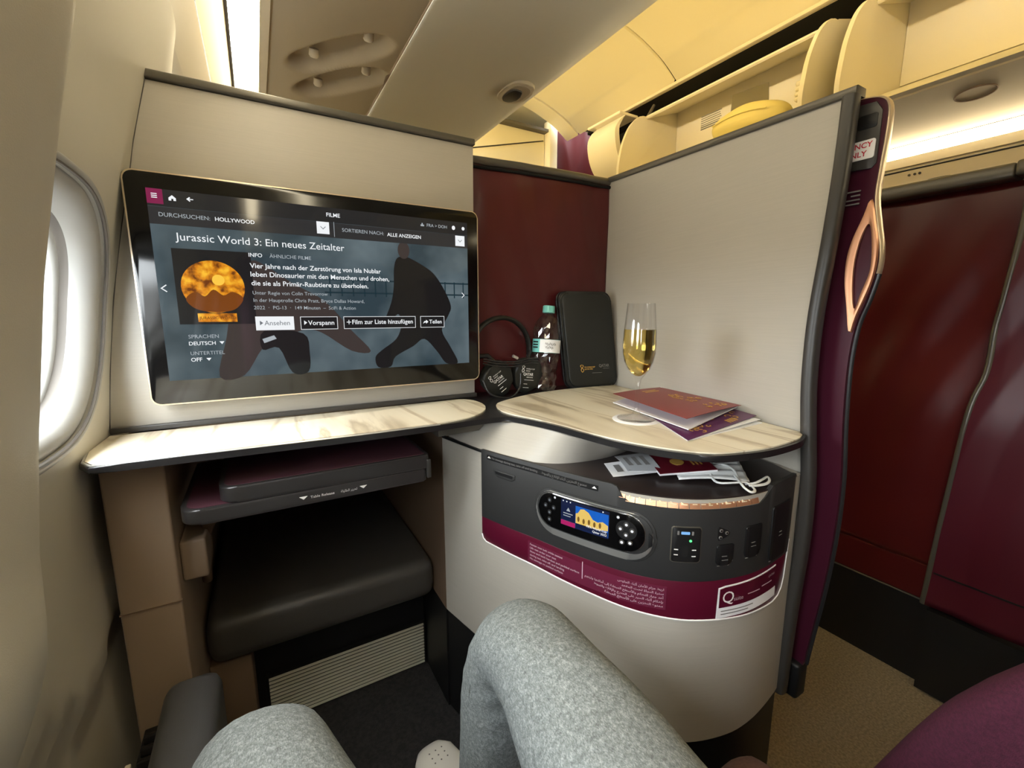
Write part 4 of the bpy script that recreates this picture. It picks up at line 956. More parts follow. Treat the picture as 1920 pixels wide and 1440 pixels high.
# ------------------------------------------------------------------ foot niche below the ledge
fn_ = thing('foot_niche', 'dark brown foot niche with upright pillar under the ledge', 'niche', (0.1, 1.0, FLOOR))
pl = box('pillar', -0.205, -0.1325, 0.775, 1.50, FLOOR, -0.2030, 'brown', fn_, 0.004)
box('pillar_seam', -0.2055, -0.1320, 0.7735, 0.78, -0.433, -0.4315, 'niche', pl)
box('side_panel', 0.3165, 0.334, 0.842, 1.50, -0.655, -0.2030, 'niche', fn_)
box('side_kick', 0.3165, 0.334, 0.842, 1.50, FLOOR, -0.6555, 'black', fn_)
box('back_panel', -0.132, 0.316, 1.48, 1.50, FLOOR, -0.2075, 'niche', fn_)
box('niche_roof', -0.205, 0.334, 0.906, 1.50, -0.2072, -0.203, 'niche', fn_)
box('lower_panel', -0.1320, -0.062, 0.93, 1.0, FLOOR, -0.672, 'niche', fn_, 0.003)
brk = box('bracket', -0.132, -0.098, 0.80, 0.88, -0.417, -0.352, 'brown', fn_, 0.004)
tube('tray_arm', smooth_path([(-0.06, 0.80, -0.312), (-0.09, 0.83, -0.335), (-0.112, 0.89, -0.40), (-0.12, 0.95, -0.50)], 4), 0.009, 'niche', fn_, 8)

ot = thing('ottoman', 'black leather footrest cushion inside the foot niche', 'footrest', (0.1, 1.15, FLOOR))
box('cushion', -0.129, 0.3145, 0.895, 1.47, -0.657, -0.562, 'leather', ot, 0.028, 5)
box('footrest_base', -0.128, 0.314, 1.0, 1.47, FLOOR + 0.001, -0.658, 'black', ot)
box('base_lip', -0.060, 0.314, 0.955, 1.0, -0.680, -0.660, 'black', ot, 0.003)
box('lip_notch', 0.02, 0.15, 0.951, 0.957, -0.686, -0.672, 'black', ot, 0.002)
gr = thing('air_grille', 'metal louvre grille with many slats low under the footrest', 'grille', (0.13, 0.99, FLOOR))
box('grille_back', -0.045, 0.313, 0.992, 0.9995, -0.904, -0.783, 'void', gr)
NSL = 13
for k in range(NSL):
    z = -0.9015 + 0.115 * (k + 0.5) / NSL
    prism('slat', [(0.9915, z - 0.0026), (0.9885, z - 0.0026), (0.9885, z + 0.0020), (0.9915, z + 0.0020)], 'x', -0.040, 0.309, 'slat', gr)

# ------------------------------------------------------------------ bi-fold tray table parked under the ledge
ty = thing('tray_table', 'folded maroon topped tray table with silver edges under the ledge', 'tray table', (0.07, 0.82, -0.303))
def leaf(name, x0, x1, z0, z1, rl):
    o = rrect(x0, x1, 0.735, 0.98, (0.004, 0.004, rl, 0.006), 6)
    p = prism(name, o, 'z', z0, z1, 'trayedge', ty, 0.004, 3)
    i = rrect(x0 + 0.007, x1 - 0.007, 0.742, 0.975, (0.003, 0.003, rl - 0.005, 0.003), 6)
    prism('leaf_inlay', i, 'z', z1 - 0.0005, z1 + 0.0006, 'tray', p)
    return p
lo_ = leaf('lower_leaf', -0.118, 0.246, -0.3025, -0.2795, 0.026)
up_ = leaf('upper_leaf', -0.069, 0.2515, -0.2785, -0.2535, 0.024)
lettering('lettering', 'Table Release', lambda u, v: (0.052 + u, 0.7346, -0.2935 + v), 0.036, 'white', lo_, 0.0, 0.0042)
lettering('lettering', arabic('تحرير الطاولة'), lambda u, v: (0.098 + u, 0.7346, -0.2935 + v), 0.026, 'white', lo_, 0.0, 0.0042)
for x in (0.042, 0.134): prism('arrow_mark', [(x - .006, -.2885), (x + .006, -.2885), (x, -.2935)], 'y', 0.7343, 0.7349, 'white', lo_)
box('end_latch', 0.246, 0.254, 0.732, 0.76, -0.297, -0.262, 'dark', up_, 0.002)

# ------------------------------------------------------------------ seat
se = thing('seat', 'plum fabric airline seat under the passenger with charcoal side pads', 'seat', (0.2, -0.1, FLOOR))
box('seat_cushion', -0.045, 0.480, -0.42, 0.255, -0.62, -0.500, 'seatl', se, 0.04, 5)
box('seat_base', -0.04, 0.47, -0.40, 0.18, FLOOR + 0.001, -0.62, 'black', se, 0.01)
box('backrest', -0.06, 0.58, -0.66, -0.46, -0.60, 0.25, 'seat', se, 0.06, 5)
box('side_pad', -0.158, -0.088, 0.10, 0.735, -0.70, -0.528, 'armleather', se, 0.02, 5)
def wing(u, v):
    """padded upright side wing: rounded slab whose front edge sweeps back as it rises"""
    z = -0.78 + 0.50 * v
    yf = interp([(-0.78, 0.245), (-0.63, 0.194), (-0.552, 0.167), (-0.487, 0.142), (-0.43, 0.112), (-0.375, 0.078), (-0.32, 0.02), (-0.28, -0.06)], z)
    o = rrect(0.672, 0.752, -0.55, yf, 0.032, 6); k = int(u * len(o)) % len(o)
    return (o[k][0], o[k][1], z)
no = len(rrect(0, 1, 0, 1, .1, 6))
wg = grid('side_wing', no, 24, lambda u, v: wing(u + 1e-6, v), 'seat', se, True, True)
vt = thing('floor_vent', 'black ribbed floor side vent between sidewall and grey seat pad', 'vent', (-0.18, 0.62, -0.64))
box('vent_tray', -0.196, -0.160, 0.10, 0.77, -0.66, -0.622, 'black', vt, 0.002)
for k in range(18): box('vent_rib', -0.192, -0.163, 0.38 + 0.021 * k, 0.389 + 0.021 * k, -0.6225, -0.610, 'rim', vt, 0.002, 2)
box('vent_edge', -0.204, -0.197, 0.10, 0.70, -0.66, -0.608, 'cream', vt, 0.002)

# ================================================================== things on the table
BASE = -0.1921
def quadmap(BL, BR, TR, TL):
    BL, BR, TR, TL = map(Vector, (BL, BR, TR, TL)); nrm = (BR - BL).cross(TL - BL).normalized()
    return lambda u, v, w=0.0: tuple((BL * (1 - u) + BR * u) * (1 - v) + (TL * (1 - u) + TR * u) * v + nrm * w)
def mapped(name, outl, w0, w1, fn, m, parent, bevel=0.0, seg=2, angle=35):
    bm = prism_bm(outl, w0, w1, bevel, seg)
    for v in bm.verts: v.co = fn(*v.co)
    return finish(name, bm, m, parent, True, angle)

# black amenity bag leaning into the corner
BW, BH = 0.147, 0.245
qm = quadmap((0.678, 0.884, BASE), (0.822, 0.856, BASE), (0.8060, 0.880, 0.054), (0.660, 0.908, 0.054))
bagm = lambda u, v, w: qm(u / BW, v / BH, w)
bg_ = thing('amenity_bag', 'black zipped amenity bag standing in the corner behind the glass', 'bag', (0.75, 0.88, BASE))
mapped('bag_body', rrect(0.0, BW, 0.0, BH, 0.022, 6), -0.026, 0.0, bagm, 'bag', bg_, 0.008, 4, 60)
mapped('bag_front', rrect(0.005, BW - 0.005, 0.004, BH - 0.005, 0.020, 6), -0.004, 0.004, bagm, 'bag', bg_, 0.004, 3, 60)
tube('zip_piping', [bagm(u, v, -0.004) for u, v in rrect(0.001, BW - 0.001, 0.001, BH - 0.001, 0.021, 6)], 0.0022, 'rim', bg_, 8, True)
tube('zip_piping', [bagm(u, v, -0.018) for u, v in rrect(0.0, BW, 0.0, BH, 0.021, 6)], 0.0020, 'rim', bg_, 8, True)
fl = lambda u0, v0, ang=0.0: (lambda u, v: bagm(u0 + u, v0 + v, 0.0046))
def emblem(parent, fn, s, m, rad=0.0007):
    pts = smooth_path([(0.55, 0.05), (0.75, 0.25), (0.6, 0.5), (0.3, 0.7), (0.2, 0.9), (0.45, 1.0), (0.72, 0.9), (0.6, 0.68), (0.35, 0.5), (0.28, 0.25), (0.5, 0.0)], 4)
    tube('emblem', [fn(a * s * 0.8, b * s) for a, b in pts], rad, m, parent, 6)
emblem(bg_, fl(0.036, 0.040), 0.019, 'goldprint', 0.0008)
lettering('lettering', 'FIFA WORLD CUP', fl(0.0500, 0.0515), 0.031, 'goldprint', bg_, 0.02, 0.0030)
lettering('lettering', 'QATAR 2022', fl(0.0500, 0.0465), 0.024, 'goldprint', bg_, 0.02, 0.0030)
lettering('lettering', 'QATAR', fl(0.0930, 0.0520), 0.030, 'greyprint', bg_, 0.01, 0.0075)
lettering('lettering', 'AIRWAYS', fl(0.1040, 0.0470), 0.019, 'greyprint', bg_, 0.0, 0.0026)
tube('print_line', [bagm(0.072, 0.0375, 0.0042), bagm(0.100, 0.0375, 0.0042)], 0.0005, 'greyprint', bg_, 6)

# water bottle
bo = thing('water_bottle', 'clear plastic water bottle with teal cap and label beside the black bag', 'bottle', (0.607, 0.892, BASE))
tl = Matrix.Rotation(R(5.5), 4, 'Y') @ Matrix.Rotation(R(-2), 4, 'X')
cB = (0.606, 0.892, BASE + 0.0025)
bprof = [(0.0, 0.006), (0.018, 0.003), (0.028, 0.001), (0.0315, 0.006), (0.0325, 0.014), (0.0305, 0.024), (0.0325, 0.034), (0.0300, 0.046), (0.0325, 0.058), (0.0300, 0.068), (0.0325, 0.080), (0.0330, 0.088), (0.0338, 0.092), (0.0338, 0.124), (0.0330, 0.128), (0.0345, 0.140), (0.0338, 0.152), (0.0295, 0.166), (0.0215, 0.178), (0.0145, 0.185), (0.0125, 0.188), (0.0125, 0.194), (0.0, 0.194)]
bb = lathe('bottle_body', bprof, cB, 'pet', bo, 22, tl)
brn = random.Random(9)
for v in bb.data.vertices:
    q = (Matrix.Translation(cB) @ tl).inverted() @ v.co
    if q.z < 0.088 or 0.13 < q.z < 0.178:
        k_ = 1 + brn.uniform(-0.09, 0.05); v.co = (Matrix.Translation(cB) @ tl) @ Vector((q.x * k_, q.y * k_, q.z + brn.uniform(-0.002, 0.002)))
for f in bb.data.polygons: f.use_smooth = False
lathe('bottle_cap', [(0.0, 0.2075), (0.0135, 0.2075), (0.0148, 0.206), (0.0150, 0.194), (0.0152, 0.1905), (0.0132, 0.1900), (0.0, 0.1945)], cB, 'teal', bo, 36, tl)
def labfn(a0, a1, z0, z1, r=0.0344):
    return lambda u, v: tuple(Matrix.Translation(cB) @ tl @ Vector((r * math.cos(R(a0 + (a1 - a0) * u)), r * math.sin(R(a0 + (a1 - a0) * u)), z0 + (z1 - z0) * v)))
lb = grid('label', 40, 4, labfn(0, 351, 0.093, 0.125), 'teallabel', bo)
grid('label_panel', 16, 3, labfn(208, 330, 0.0935, 0.1245, 0.0346), 'paper', lb)
for k in range(3): grid('label_bar', 8, 2, labfn(168, 200, 0.103 + 0.0065 * k, 0.1065 + 0.0065 * k, 0.0347), 'black', lb)
tx = lambda u, v: tuple(Matrix.Translation(cB) @ tl @ Vector((0.0349 * math.cos(R(226) + u / 0.0349), 0.0349 * math.sin(R(226) + u / 0.0349), 0.1075 + v)))
for k in range(2):
    sq = [(0.003 + 0.0011 * i, 0.006 - 0.008 * k + 0.0032 * math.sin(i * 1.9 + k) + 0.0012 * math.sin(i * 0.7)) for i in range(26 - 6 * k)]
    tube('label_script', smooth_path([tx(u, v) for u, v in sq], 3), 0.00035, 'greyprint', lb, 6)

# headphones with fabric tags, cable wound around
hp = thing('headphones', 'black headphones with printed tags on ear cups behind the monitor edge', 'headphones', (0.5, 0.9, BASE))
arcp = [(0.498 + 0.080 * math.cos(R(a)), 0.915 - 0.006 * math.sin(R(a)), -0.094 + 0.083 * math.sin(R(a))) for a in range(-12, 193, 8)]
tube('headband', arcp, [0.0085 + 0.002 * math.sin(math.pi * i / (len(arcp) - 1)) for i in range(len(arcp))], 'bag', hp, 10, False, 0.55)
for (cx, cz, rot, lab) in ((0.472, -0.150, -32, 1), (0.553, -0.146, 8, 2)):
    mt = Matrix.Translation((cx, 0.885, cz)) @ Matrix.Rotation(R(rot), 4, 'Y') @ Matrix.Rotation(R(8), 4, 'X')
    def cm(u, v, w, mt=mt): return tuple(mt @ Vector((u, -w, v)))
    tear = [(p[0], p[1]) for p in smooth_path([(0.0, -0.046), (0.024, -0.034), (0.036, -0.006), (0.036, 0.020), (0.020, 0.036), (-0.020, 0.036), (-0.036, 0.020), (-0.036, -0.006), (-0.024, -0.034)], 4, True)]
    cup = mapped('ear_cup', tear, -0.014, 0.010, cm, 'bag', hp, 0.006, 3, 60)
    mapped('ear_pad', ellipse(0, 0, 0.034, 0.036, 24), -0.024, -0.012, cm, 'leather', cup, 0.005, 3, 60)
    pf = lambda u0, v0, mt=mt: (lambda u, v: tuple(mt @ Vector((u0 + u, -0.0106, v0 + v))))
    emblem(cup, pf(-0.025, 0.006), 0.016, 'white', 0.0006)
    lettering('lettering', 'WORLD CUP', pf(-0.011, 0.0145), 0.024, 'white', cup, 0.01, 0.0026); lettering('lettering', '2022', pf(-0.011, 0.0095), 0.012, 'white', cup, 0.01, 0.0026)
    lettering('lettering', 'QATAR', pf(-0.016, -0.0005), 0.028, 'white', cup, 0.02, 0.0068); lettering('lettering', 'AIRWAYS', pf(-0.006, -0.006), 0.018, 'white', cup, 0.02, 0.0026)
    for k, (w, dz) in enumerate(((0.026, -0.012), (0.010, -0.022), (0.016, -0.031))): mapped('print_line', [(-0.010, dz), (-0.010 + w, dz), (-0.010 + w, dz + 0.0008), (-0.010, dz + 0.0008)], 0.0100, 0.0106, cm, 'white', cup)
    tube('yoke', [(cx + 0.006, 0.893, cz + 0.03), (cx + (0.02 if lab == 2 else -0.015), 0.903, cz + 0.052), (0.498 + (0.078 if lab == 2 else -0.078), 0.914, -0.10)], 0.006, 'rim', hp, 8)
for k, dz in enumerate((0.0, 0.006, 0.011)):
    tube('cable', smooth_path([(0.43, 0.872 - 0.002 * k, -0.112 + dz), (0.47, 0.868, -0.120 + dz), (0.515, 0.867, -0.122 + dz), (0.55, 0.864, -0.116 + dz), (0.568, 0.858, -0.118 + dz)], 5), 0.0019, 'rim', hp, 8)
tube('cable', smooth_path([(0.430, 0.872, -0.150), (0.440, 0.862, -0.178), (0.465, 0.856, -0.189), (0.495, 0.856, -0.191), (0.520, 0.862, -0.172), (0.525, 0.866, -0.140)], 6), 0.0022, 'rim', hp, 8)
tube('cable_plug', [(0.505, 0.868, -0.098), (0.518, 0.869, -0.104)], 0.0035, 'silver', hp, 10)

# champagne flute on a paper coaster
cst = tag(lathe('coaster', [(0.0, 0.0016), (0.041, 0.0016), (0.042, 0.0008), (0.0415, 0.0), (0.0, 0.0)], (0.578, 0.552, TOP), 'paper', None, 48), 'round cream paper coaster under the champagne flute', 'coaster')
fl_ = thing('champagne_flute', 'tall glass flute half full of golden sparkling wine', 'glass', (0.578, 0.552, TOP + 0.0017))
outer = [(0.0, 0.0), (0.033, 0.0003), (0.0338, 0.0010), (0.033, 0.0018), (0.018, 0.0040), (0.008, 0.0085), (0.0048, 0.015), (0.0036, 0.024), (0.0034, 0.045), (0.0042, 0.064), (0.0065, 0.0735), (0.012, 0.081), (0.0195, 0.0905), (0.0250, 0.103), (0.0280, 0.118), (0.0287, 0.133), (0.0278, 0.155), (0.0255, 0.180), (0.0232, 0.2045)]
inner = [(0.0226, 0.2045), (0.0248, 0.180), (0.0270, 0.155), (0.0279, 0.133), (0.0272, 0.118), (0.0242, 0.104), (0.0186, 0.092), (0.0112, 0.0832), (0.0050, 0.0785), (0.0, 0.0775)]
cF = (0.578, 0.552, TOP + 0.0017)
lathe('flute_glass', outer + inner, cF, 'glass', fl_, 56)
wn = [(0.0, 0.1600), (0.0268, 0.1600), (0.0271, 0.155), (0.0280, 0.133), (0.0273, 0.118), (0.0243, 0.104), (0.0187, 0.0918), (0.0113, 0.0830), (0.0051, 0.0783), (0.0, 0.0773)]
tag(lathe('wine', wn, cF, 'wine', fl_, 56), 'golden sparkling wine')

# two booklets
def sheet(name, c, m, parent, th=0.0006, bow=0.0, nu=10):
    """thin bent sheet from four corners (a b c d), bow lifts the middle"""
    a, b, cc_, d = map(Vector, c); nv = 6; vs_ = []
    for lay in (0.0, -th):
        for j in range(nv):
            for i in range(nu):
                u, v = i / (nu - 1), j / (nv - 1)
                p = (a * (1 - u) + b * u) * (1 - v) + (d * (1 - u) + cc_ * u) * v
                vs_.append((p.x, p.y, p.z + lay + bow * math.sin(math.pi * v)))
    n_ = nu * nv; fs = []
    for j in range(nv - 1):
        for i in range(nu - 1):
            q = (j * nu + i, j * nu + i + 1, (j + 1) * nu + i + 1, (j + 1) * nu + i); fs += [q, tuple(k + n_ for k in q[::-1])]
    for i in range(nu - 1):
        for r in (0, (nv - 1) * nu): fs.append((r + i, r + i + 1, r + i + 1 + n_, r + i + n_))
    for j in range(nv - 1):
        for r in (0, nu - 1): fs.append((j * nu + r, (j + 1) * nu + r, (j + 1) * nu + r + n_, j * nu + r + n_))
    return pyd(name, vs_, fs, m, parent, True, 40)
def bil(c):
    a, b, cc_, d = map(Vector, c)
    return lambda u, v, w=0.0004: tuple((a * (1 - u) + b * u) * (1 - v) + (d * (1 - u) + cc_ * u) * v + Vector((0, 0, w)))
pm = thing('purple_booklet', 'purple menu booklet with gold pattern lying underneath the red one', 'booklet', (0.67, 0.53, TOP))
PB = [(0.545, 0.416, -0.1883), (0.748, 0.422, -0.1883), (0.770, 0.63, -0.1883), (0.652, 0.62, -0.1883)]
sheet('page_block', PB, 'paper', pm, 0.0015)
sheet('page', [(0.543, 0.414, -0.1876), (0.752, 0.428, -0.1845), (0.776, 0.64, -0.182), (0.650, 0.62, -0.1876)], 'paper', pm, 0.0006)
PC = [(0.541, 0.412, -0.1870), (0.762, 0.442, -0.1815), (0.787, 0.650, -0.172), (0.648, 0.620, -0.1870)]
sheet('cover', PC, 'purplecover', pm, 0.0006)
pcf = bil(PC)
def gpat(pts): mapped('cover_pattern', pts, 0.0003, 0.0006, lambda u, v, w: pcf(u, v, w), 'goldprint', pm)
pr2 = random.Random(11)
for k in range(22):
    u0, v0 = pr2.uniform(0.12, 0.95), pr2.uniform(0.04, 0.32); a0 = pr2.uniform(0, 6.28); rr = pr2.uniform(0.02, 0.05)
    tube('cover_pattern', [pcf(min(0.98, u0 + rr * math.cos(a0 + q * 0.7)), max(0.02, v0 + 0.8 * rr * math.sin(a0 + q * 0.7)), 0.0004) for q in range(7)], 0.0013, 'goldprint', pm, 6, False, 0.3)
for k in range(4): gpat([(0.62 + 0.035 * k, 0.03), (0.64 + 0.035 * k, 0.03), (0.64 + 0.035 * k, 0.10), (0.62 + 0.035 * k, 0.10)])
rm_ = thing('red_booklet', 'red menu booklet with gold print on top beside the flute', 'booklet', (0.69, 0.57, -0.184))
RP = [(0.634, 0.672, -0.1850), (0.582, 0.444, -0.1830), (0.772, 0.484, -0.1735), (0.798, 0.690, -0.1695)]
sheet('page_block', RP, 'paper', rm_, 0.0016)
RC = [(0.632, 0.671, -0.1660), (0.578, 0.445, -0.1655), (0.766, 0.474, -0.1690), (0.7975, 0.692, -0.1700)]
sheet('cover', RC, 'redcover', rm_, 0.0006, 0.0015)
rcf = bil(RC)
prt = random.Random(4)
for k in range(26):
    u0, v0 = prt.uniform(0.38, 0.95), prt.uniform(0.55, 0.86); a0 = prt.uniform(0, 6.28); rr = prt.uniform(0.012, 0.035)
    pts = [(u0 + rr * math.cos(a0 + q * 0.75), v0 + 0.9 * rr * math.sin(a0 + q * 0.75)) for q in range(7)]
    tube('cover_pattern', [rcf(u, v, 0.0005 + 0.0015 * math.sin(math.pi * v)) for u, v in pts], 0.0011, 'goldprint', rm_, 6, False, 0.35)
for k in range(2): mapped('cover_line', [(0.10 + 0.05 * k, 0.45), (0.12 + 0.05 * k, 0.45), (0.12 + 0.05 * k, 0.72), (0.10 + 0.05 * k, 0.72)], 0.0012, 0.0019, lambda u, v, w: rcf(u, v, w), 'goldprint', rm_)

# papers, passport and face mask on the console shelf
SH = -0.2564
pt = thing('passport', 'burgundy passport with gold crest on the console shelf under the table', 'passport', (0.62, 0.46, SH))
PQ = [(0.522, 0.444, SH + 0.0105), (0.606, 0.404, SH + 0.0150), (0.662, 0.492, SH + 0.0160), (0.578, 0.534, SH + 0.0110)]
sheet('page_block', [(p[0], p[1], p[2] - 0.0009) for p in PQ], 'paper', pt, 0.0028); sheet('cover', PQ, 'passport', pt, 0.0008)
pqf = bil(PQ)
mapped('crest', ellipse(0.45, 0.42, 0.12, 0.14, 20), 0.0002, 0.0005, lambda u, v, w: pqf(u, v, w), 'goldprint', pt)
for k in range(3): mapped('crest_line', [(0.68 + 0.07 * k, 0.25), (0.71 + 0.07 * k, 0.25), (0.71 + 0.07 * k, 0.72), (0.68 + 0.07 * k, 0.72)], 0.0002, 0.0005, lambda u, v, w: pqf(u, v, w), 'goldprint', pt)
for (c, m, lab, mk) in (([(0.468, 0.489, SH + 0.0010), (0.534, 0.454, SH + 0.0080), (0.566, 0.512, SH + 0.0085), (0.497, 0.543, SH + 0.0012)], 'paper', 'white boarding pass stub lying below its grey twin on the shelf', 0),
                        ([(0.500, 0.490, SH + 0.0040), (0.536, 0.452, SH + 0.0100), (0.582, 0.530, SH + 0.0105), (0.530, 0.553, SH + 0.0050)], 'greypaper', 'grey curled boarding pass stub leaning over the passport edge', 1)):
    bp_ = thing('boarding_pass', lab, 'boarding pass', c[0]); sheet('card', c, m, bp_, 0.0005, 0.003 * mk)
    bf = bil(c)
    for k in range(3): mapped('print_block', [(0.15 + 0.25 * k, 0.25), (0.28 + 0.25 * k, 0.25), (0.28 + 0.25 * k, 0.75), (0.15 + 0.25 * k, 0.75)], 0.0006, 0.0009, lambda u, v, w: bf(u, v, w + 0.003 * mk * math.sin(math.pi * v)), 'greyprint', bp_)
mk_ = thing('face_mask', 'white pleated face mask with ear loops on the console shelf', 'face mask', (0.61, 0.40, SH))
MC = [(0.541, 0.424, SH + 0.003), (0.626, 0.364, SH + 0.003), (0.688, 0.424, SH + 0.010), (0.582, 0.470, SH + 0.006)]
mf = bil(MC)
def maskfn(u, v):
    p = mf(u, v, 0.0); r = 0.0035 * math.sin(math.pi * u) + 0.0012 * math.sin(v * 22); return (p[0], p[1], p[2] + max(0, r) + 0.001)
grid('mask_cloth', 20, 30, maskfn, 'mask', mk_, True, thick=0.0012)
L1 = [(0.597, 0.36), (0.628, 0.389), (0.639, 0.414), (0.625, 0.422), (0.6, 0.41), (0.576, 0.387), (0.567, 0.37), (0.579, 0.358), (0.598, 0.352), (0.6, 0.343), (0.593, 0.334), (0.579, 0.331), (0.577, 0.339), (0.586, 0.351), (0.612, 0.377)]
L2 = [(0.6, 0.353), (0.612, 0.346), (0.634, 0.348), (0.656, 0.353), (0.65, 0.346), (0.633, 0.341), (0.611, 0.342), (0.597, 0.345)]
tube('ear_loop', smooth_path([(x, y + 0.002, SH + 0.0105 + 0.003 * math.sin(i * 1.1)) for i, (x, y) in enumerate(L1)], 6), 0.0021, 'mask', mk_, 8, False, 0.7)
tube('ear_loop', smooth_path([(x, y + 0.002, SH + 0.0090 + 0.002 * math.sin(i)) for i, (x, y) in enumerate(L2)], 6), 0.0021, 'mask', mk_, 8, False, 0.7)

# bag and pillow in the open bin
yb = thing('yellow_bag', 'crumpled yellow bag with orange spot lying in the open overhead bin', 'bag', (2.0, 1.3, 0.79))
def blob(cx, cy, cz, a, b, c, seed, amp=0.06):
    rnd = random.Random(seed); ph_ = [(rnd.uniform(2, 5), rnd.uniform(2, 6), rnd.uniform(0, 6)) for _ in range(5)]
    def fn(u, v):
        t = 2 * math.pi * u; p = math.pi * (v - 0.5); r = 1 + sum(amp * 0.4 * math.sin(k1 * t + k2 * p + q) * math.cos(p) for k1, k2, q in [(round(k), l, q) for k, l, q in ph_])
        sx = math.copysign(abs(math.cos(p)) ** 0.7, math.cos(p)); return (cx + a * r * sx * math.cos(t), cy + b * r * sx * math.sin(t), cz + c * r * math.sin(p))
    return fn
grid('bag_body', 48, 24, blob(2.03, 1.33, 0.858, 0.12, 0.175, 0.064, 21, 0.05), 'yellowbag', yb, True, True)
grid('bag_spot', 14, 8, blob(1.965, 1.30, 0.9085, 0.006, 0.022, 0.006, 5, 0.02), 'orange', yb, True, True)
for k in range(3): tube('bag_fold', smooth_path([(1.925 + 0.02 * k, 1.45 - 0.02 * k, 0.862 + 0.012 * k), (1.912 + 0.02 * k, 1.36, 0.868 + 0.016 * k), (1.915 + 0.02 * k, 1.27, 0.866 + 0.016 * k), (1.935 + 0.02 * k, 1.20 + 0.015 * k, 0.858 + 0.012 * k)], 5), 0.003, 'yellowbag', yb, 8)
pl_ = thing('folded_blanket', 'small folded cream blanket behind the yellow bag in the bin', 'blanket', (2.1, 1.08, 0.83))
for k in range(4): box('blanket_fold', 2.02, 2.19, 1.01, 1.14, 0.872 + 0.020 * k, 0.891 + 0.020 * k, 'bucket', pl_, 0.010, 4)

# ================================================================== passenger (lower body seen from their own eye point)
def skin(name, chains, m, parent, root=0, sub=2):
    verts, rad, edges, idx = [], [], [], {}
    for ch in chains:
        prev = None
        for key, co_, r in ch:
            if key not in idx:
                idx[key] = len(verts); verts.append(co_); rad.append(r)
            if prev is not None: edges.append((idx[prev], idx[key]))
            prev = key
    me = bpy.data.meshes.new(name); me.from_pydata(verts, edges, [])
    o = bpy.data.objects.new(name, me); C.objects.link(o)
    o.modifiers.new('skin', 'SKIN').use_smooth_shade = True
    for i, sv in enumerate(me.skin_vertices[0].data):
        r = rad[i]; sv.radius = r if isinstance(r, tuple) else (r, r); sv.use_root = (i == root)
    sb = o.modifiers.new('sub', 'SUBSURF'); sb.levels = sub; sb.render_levels = sub
    dg = bpy.context.evaluated_depsgraph_get(); dg.update()
    me2 = bpy.data.meshes.new_from_object(o.evaluated_get(dg)); bpy.data.objects.remove(o)
    for f in me2.polygons: f.use_smooth = True
    me2.materials.clear(); me2.materials.append(M[m])
    return put(bpy.data.objects.new(name, me2), parent)
pe = thing('person', 'seated passenger in grey heather trousers and white shoes, knees apart', 'person', (0.15, 0.0, FLOOR))
leg_r = [('pel', (0.135, -0.12, -0.40), 0.13), ('hr', (0.205, -0.06, -0.405), 0.098), ('tr1', (0.222, 0.10, -0.410), 0.084), ('tr2', (0.238, 0.26, -0.400), 0.070), ('tr3', (0.246, 0.36, -0.388), 0.062), ('kr', (0.249, 0.428, -0.398), 0.058), ('sr1', (0.245, 0.448, -0.50), 0.060), ('sr2', (0.243, 0.458, -0.62), 0.062), ('sr3', (0.250, 0.470, -0.72), 0.055), ('ar', (0.250, 0.480, -0.80), 0.050)]
leg_l = [('pel', None, None), ('hl', (0.060, -0.06, -0.410), 0.096), ('tl1', (0.030, 0.10, -0.412), 0.086), ('tl2', (-0.006, 0.26, -0.404), 0.077), ('tl3', (-0.026, 0.35, -0.398), 0.071), ('kl', (-0.033, 0.415, -0.410), 0.066), ('sl1', (-0.022, 0.425, -0.50), 0.060), ('sl2', (0.006, 0.405, -0.62), 0.060), ('sl3', (0.014, 0.39, -0.72), 0.055), ('al', (0.020, 0.38, -0.80), 0.050)]
torso = [('pel', None, None), ('b1', (0.15, -0.20, -0.32), 0.125), ('b2', (0.155, -0.26, -0.20), 0.12)]
bodyo = skin('trousers', [leg_r, leg_l, torso], 'trousers', pe, 0, 3)
for v in bodyo.data.vertices:      # soft creases behind the knees and along the thighs
    x, y, z = v.co
    for (kx, ky, kz, rr) in ((0.262, 0.40, -0.47, 0.10), (0.0, 0.38, -0.51, 0.10)):
        d = math.sqrt((x - kx) ** 2 + (y - ky) ** 2 + (z - kz) ** 2)
        if d < rr * 1.6:
            w = (1 - d / (rr * 1.6)) ** 2
            v.co += v.normal * 0.0045 * w * math.sin((y * 0.9 + z * 1.5 - x * 0.4) * 120)
    v.co += v.normal * 0.0016 * math.sin(x * 55 + y * 38 + z * 31)
tube('trouser_seam', smooth_path([(0.202, 0.415, -0.405), (0.193, 0.435, -0.45), (0.196, 0.448, -0.53), (0.196, 0.452, -0.62)], 5), 0.0015, 'trousers', pe, 6)
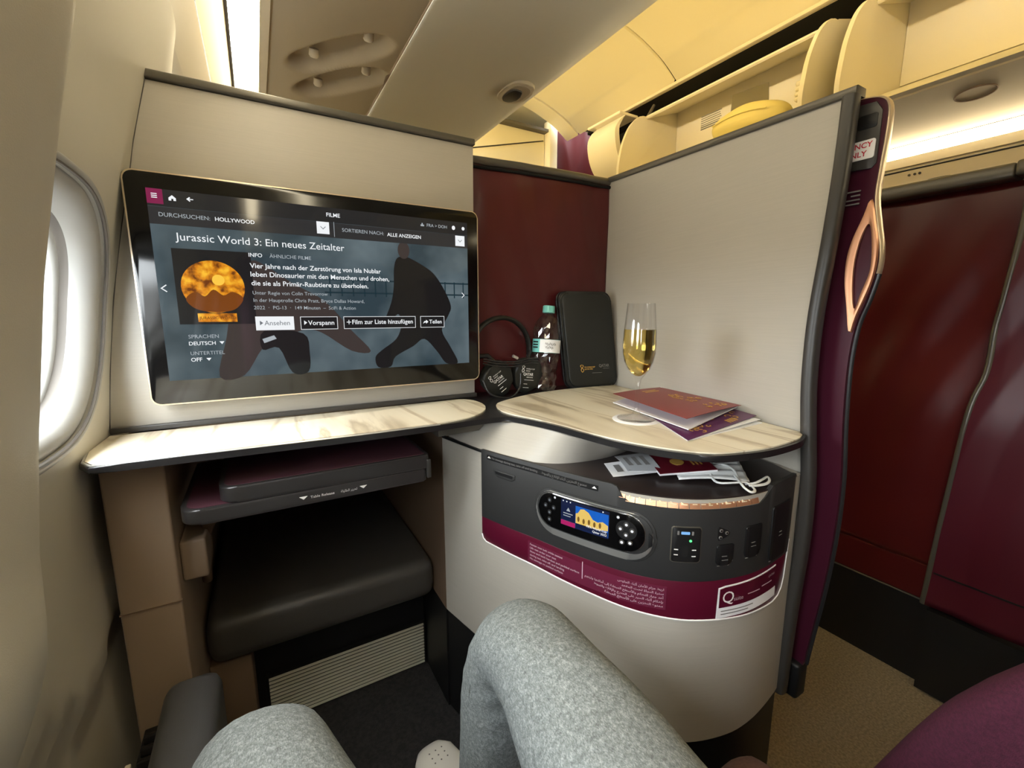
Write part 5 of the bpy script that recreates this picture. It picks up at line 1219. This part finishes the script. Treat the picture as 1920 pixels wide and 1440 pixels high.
def shoe(cx, heel, toe, name_lab):
    h, t = Vector(heel), Vector(toe); d = (t - h); L = d.length; d.normalize(); sd_ = Vector((d.y, -d.x, 0))
    def prof(k):
        w = interp([(0, 0.030), (0.1, 0.036), (0.3, 0.034), (0.55, 0.040), (0.75, 0.046), (0.9, 0.040), (0.97, 0.026), (1.0, 0.006)], k)
        hh = interp([(0, 0.075), (0.15, 0.085), (0.35, 0.080), (0.55, 0.062), (0.75, 0.048), (0.9, 0.040), (0.97, 0.030), (1.0, 0.014)], k); return w, hh
    def fn(u, v):
        w, hh = prof(v); a = 2 * math.pi * u; c, s = math.cos(a), math.sin(a)
        p = h + d * (L * v) + sd_ * (w * math.copysign(abs(c) ** 0.75, c)); return (p.x, p.y, FLOOR + 0.016 + hh * (0.5 + 0.5 * math.copysign(abs(s) ** 0.8, s)))
    s_ = grid('shoe', 28, 30, fn, 'shoe', pe, True, True)
    so = [tuple((h + d * (L * k) + sd_ * (prof(k)[0] + 0.004) * sg).to_tuple()[:2]) for sg, ks in ((1, [i / 14 for i in range(15)]), (-1, [i / 14 for i in range(14, -1, -1)])) for k in ks]
    prism('sole', so, 'z', FLOOR + 0.001, FLOOR + 0.022, 'white', s_, 0.003)
    for k in range(4):
        kk = 0.42 + 0.07 * k; w, hh = prof(kk); p = h + d * (L * kk)
        tube('lace', [tuple(p + sd_ * (w * 0.6 * q) + Vector((0, 0, FLOOR - h.z + 0.018 + hh * (1.0 - 0.12 * q * q)))) for q in (-1, -0.5, 0, 0.5, 1)], 0.003, 'white', s_, 6)
    for k in range(9):
        kk = 0.78 + 0.045 * (k // 3); w, hh = prof(kk); p = h + d * (L * kk) + sd_ * (0.013 * (k % 3 - 1))
        lathe('vent_hole', [(0.0, 0.001), (0.0016, 0.0008), (0.0, 0.0)], (p.x, p.y, FLOOR + 0.0155 + hh), 'greyprint', s_, 8)
shoe(0, (0.262, 0.455, FLOOR + 0.02), (0.232, 0.745, FLOOR + 0.02), '')
shoe(0, (0.022, 0.32, FLOOR + 0.02), (0.03, 0.59, FLOOR + 0.02), '')
for (a, z0) in (((0.249, 0.492), -0.84), ((0.022, 0.376), -0.84)):
    lathe('sock', [(0.0, 0.085), (0.036, 0.085), (0.037, 0.04), (0.036, 0.0), (0.0, 0.0)], (a[0], a[1], z0), 'sock', pe, 24)
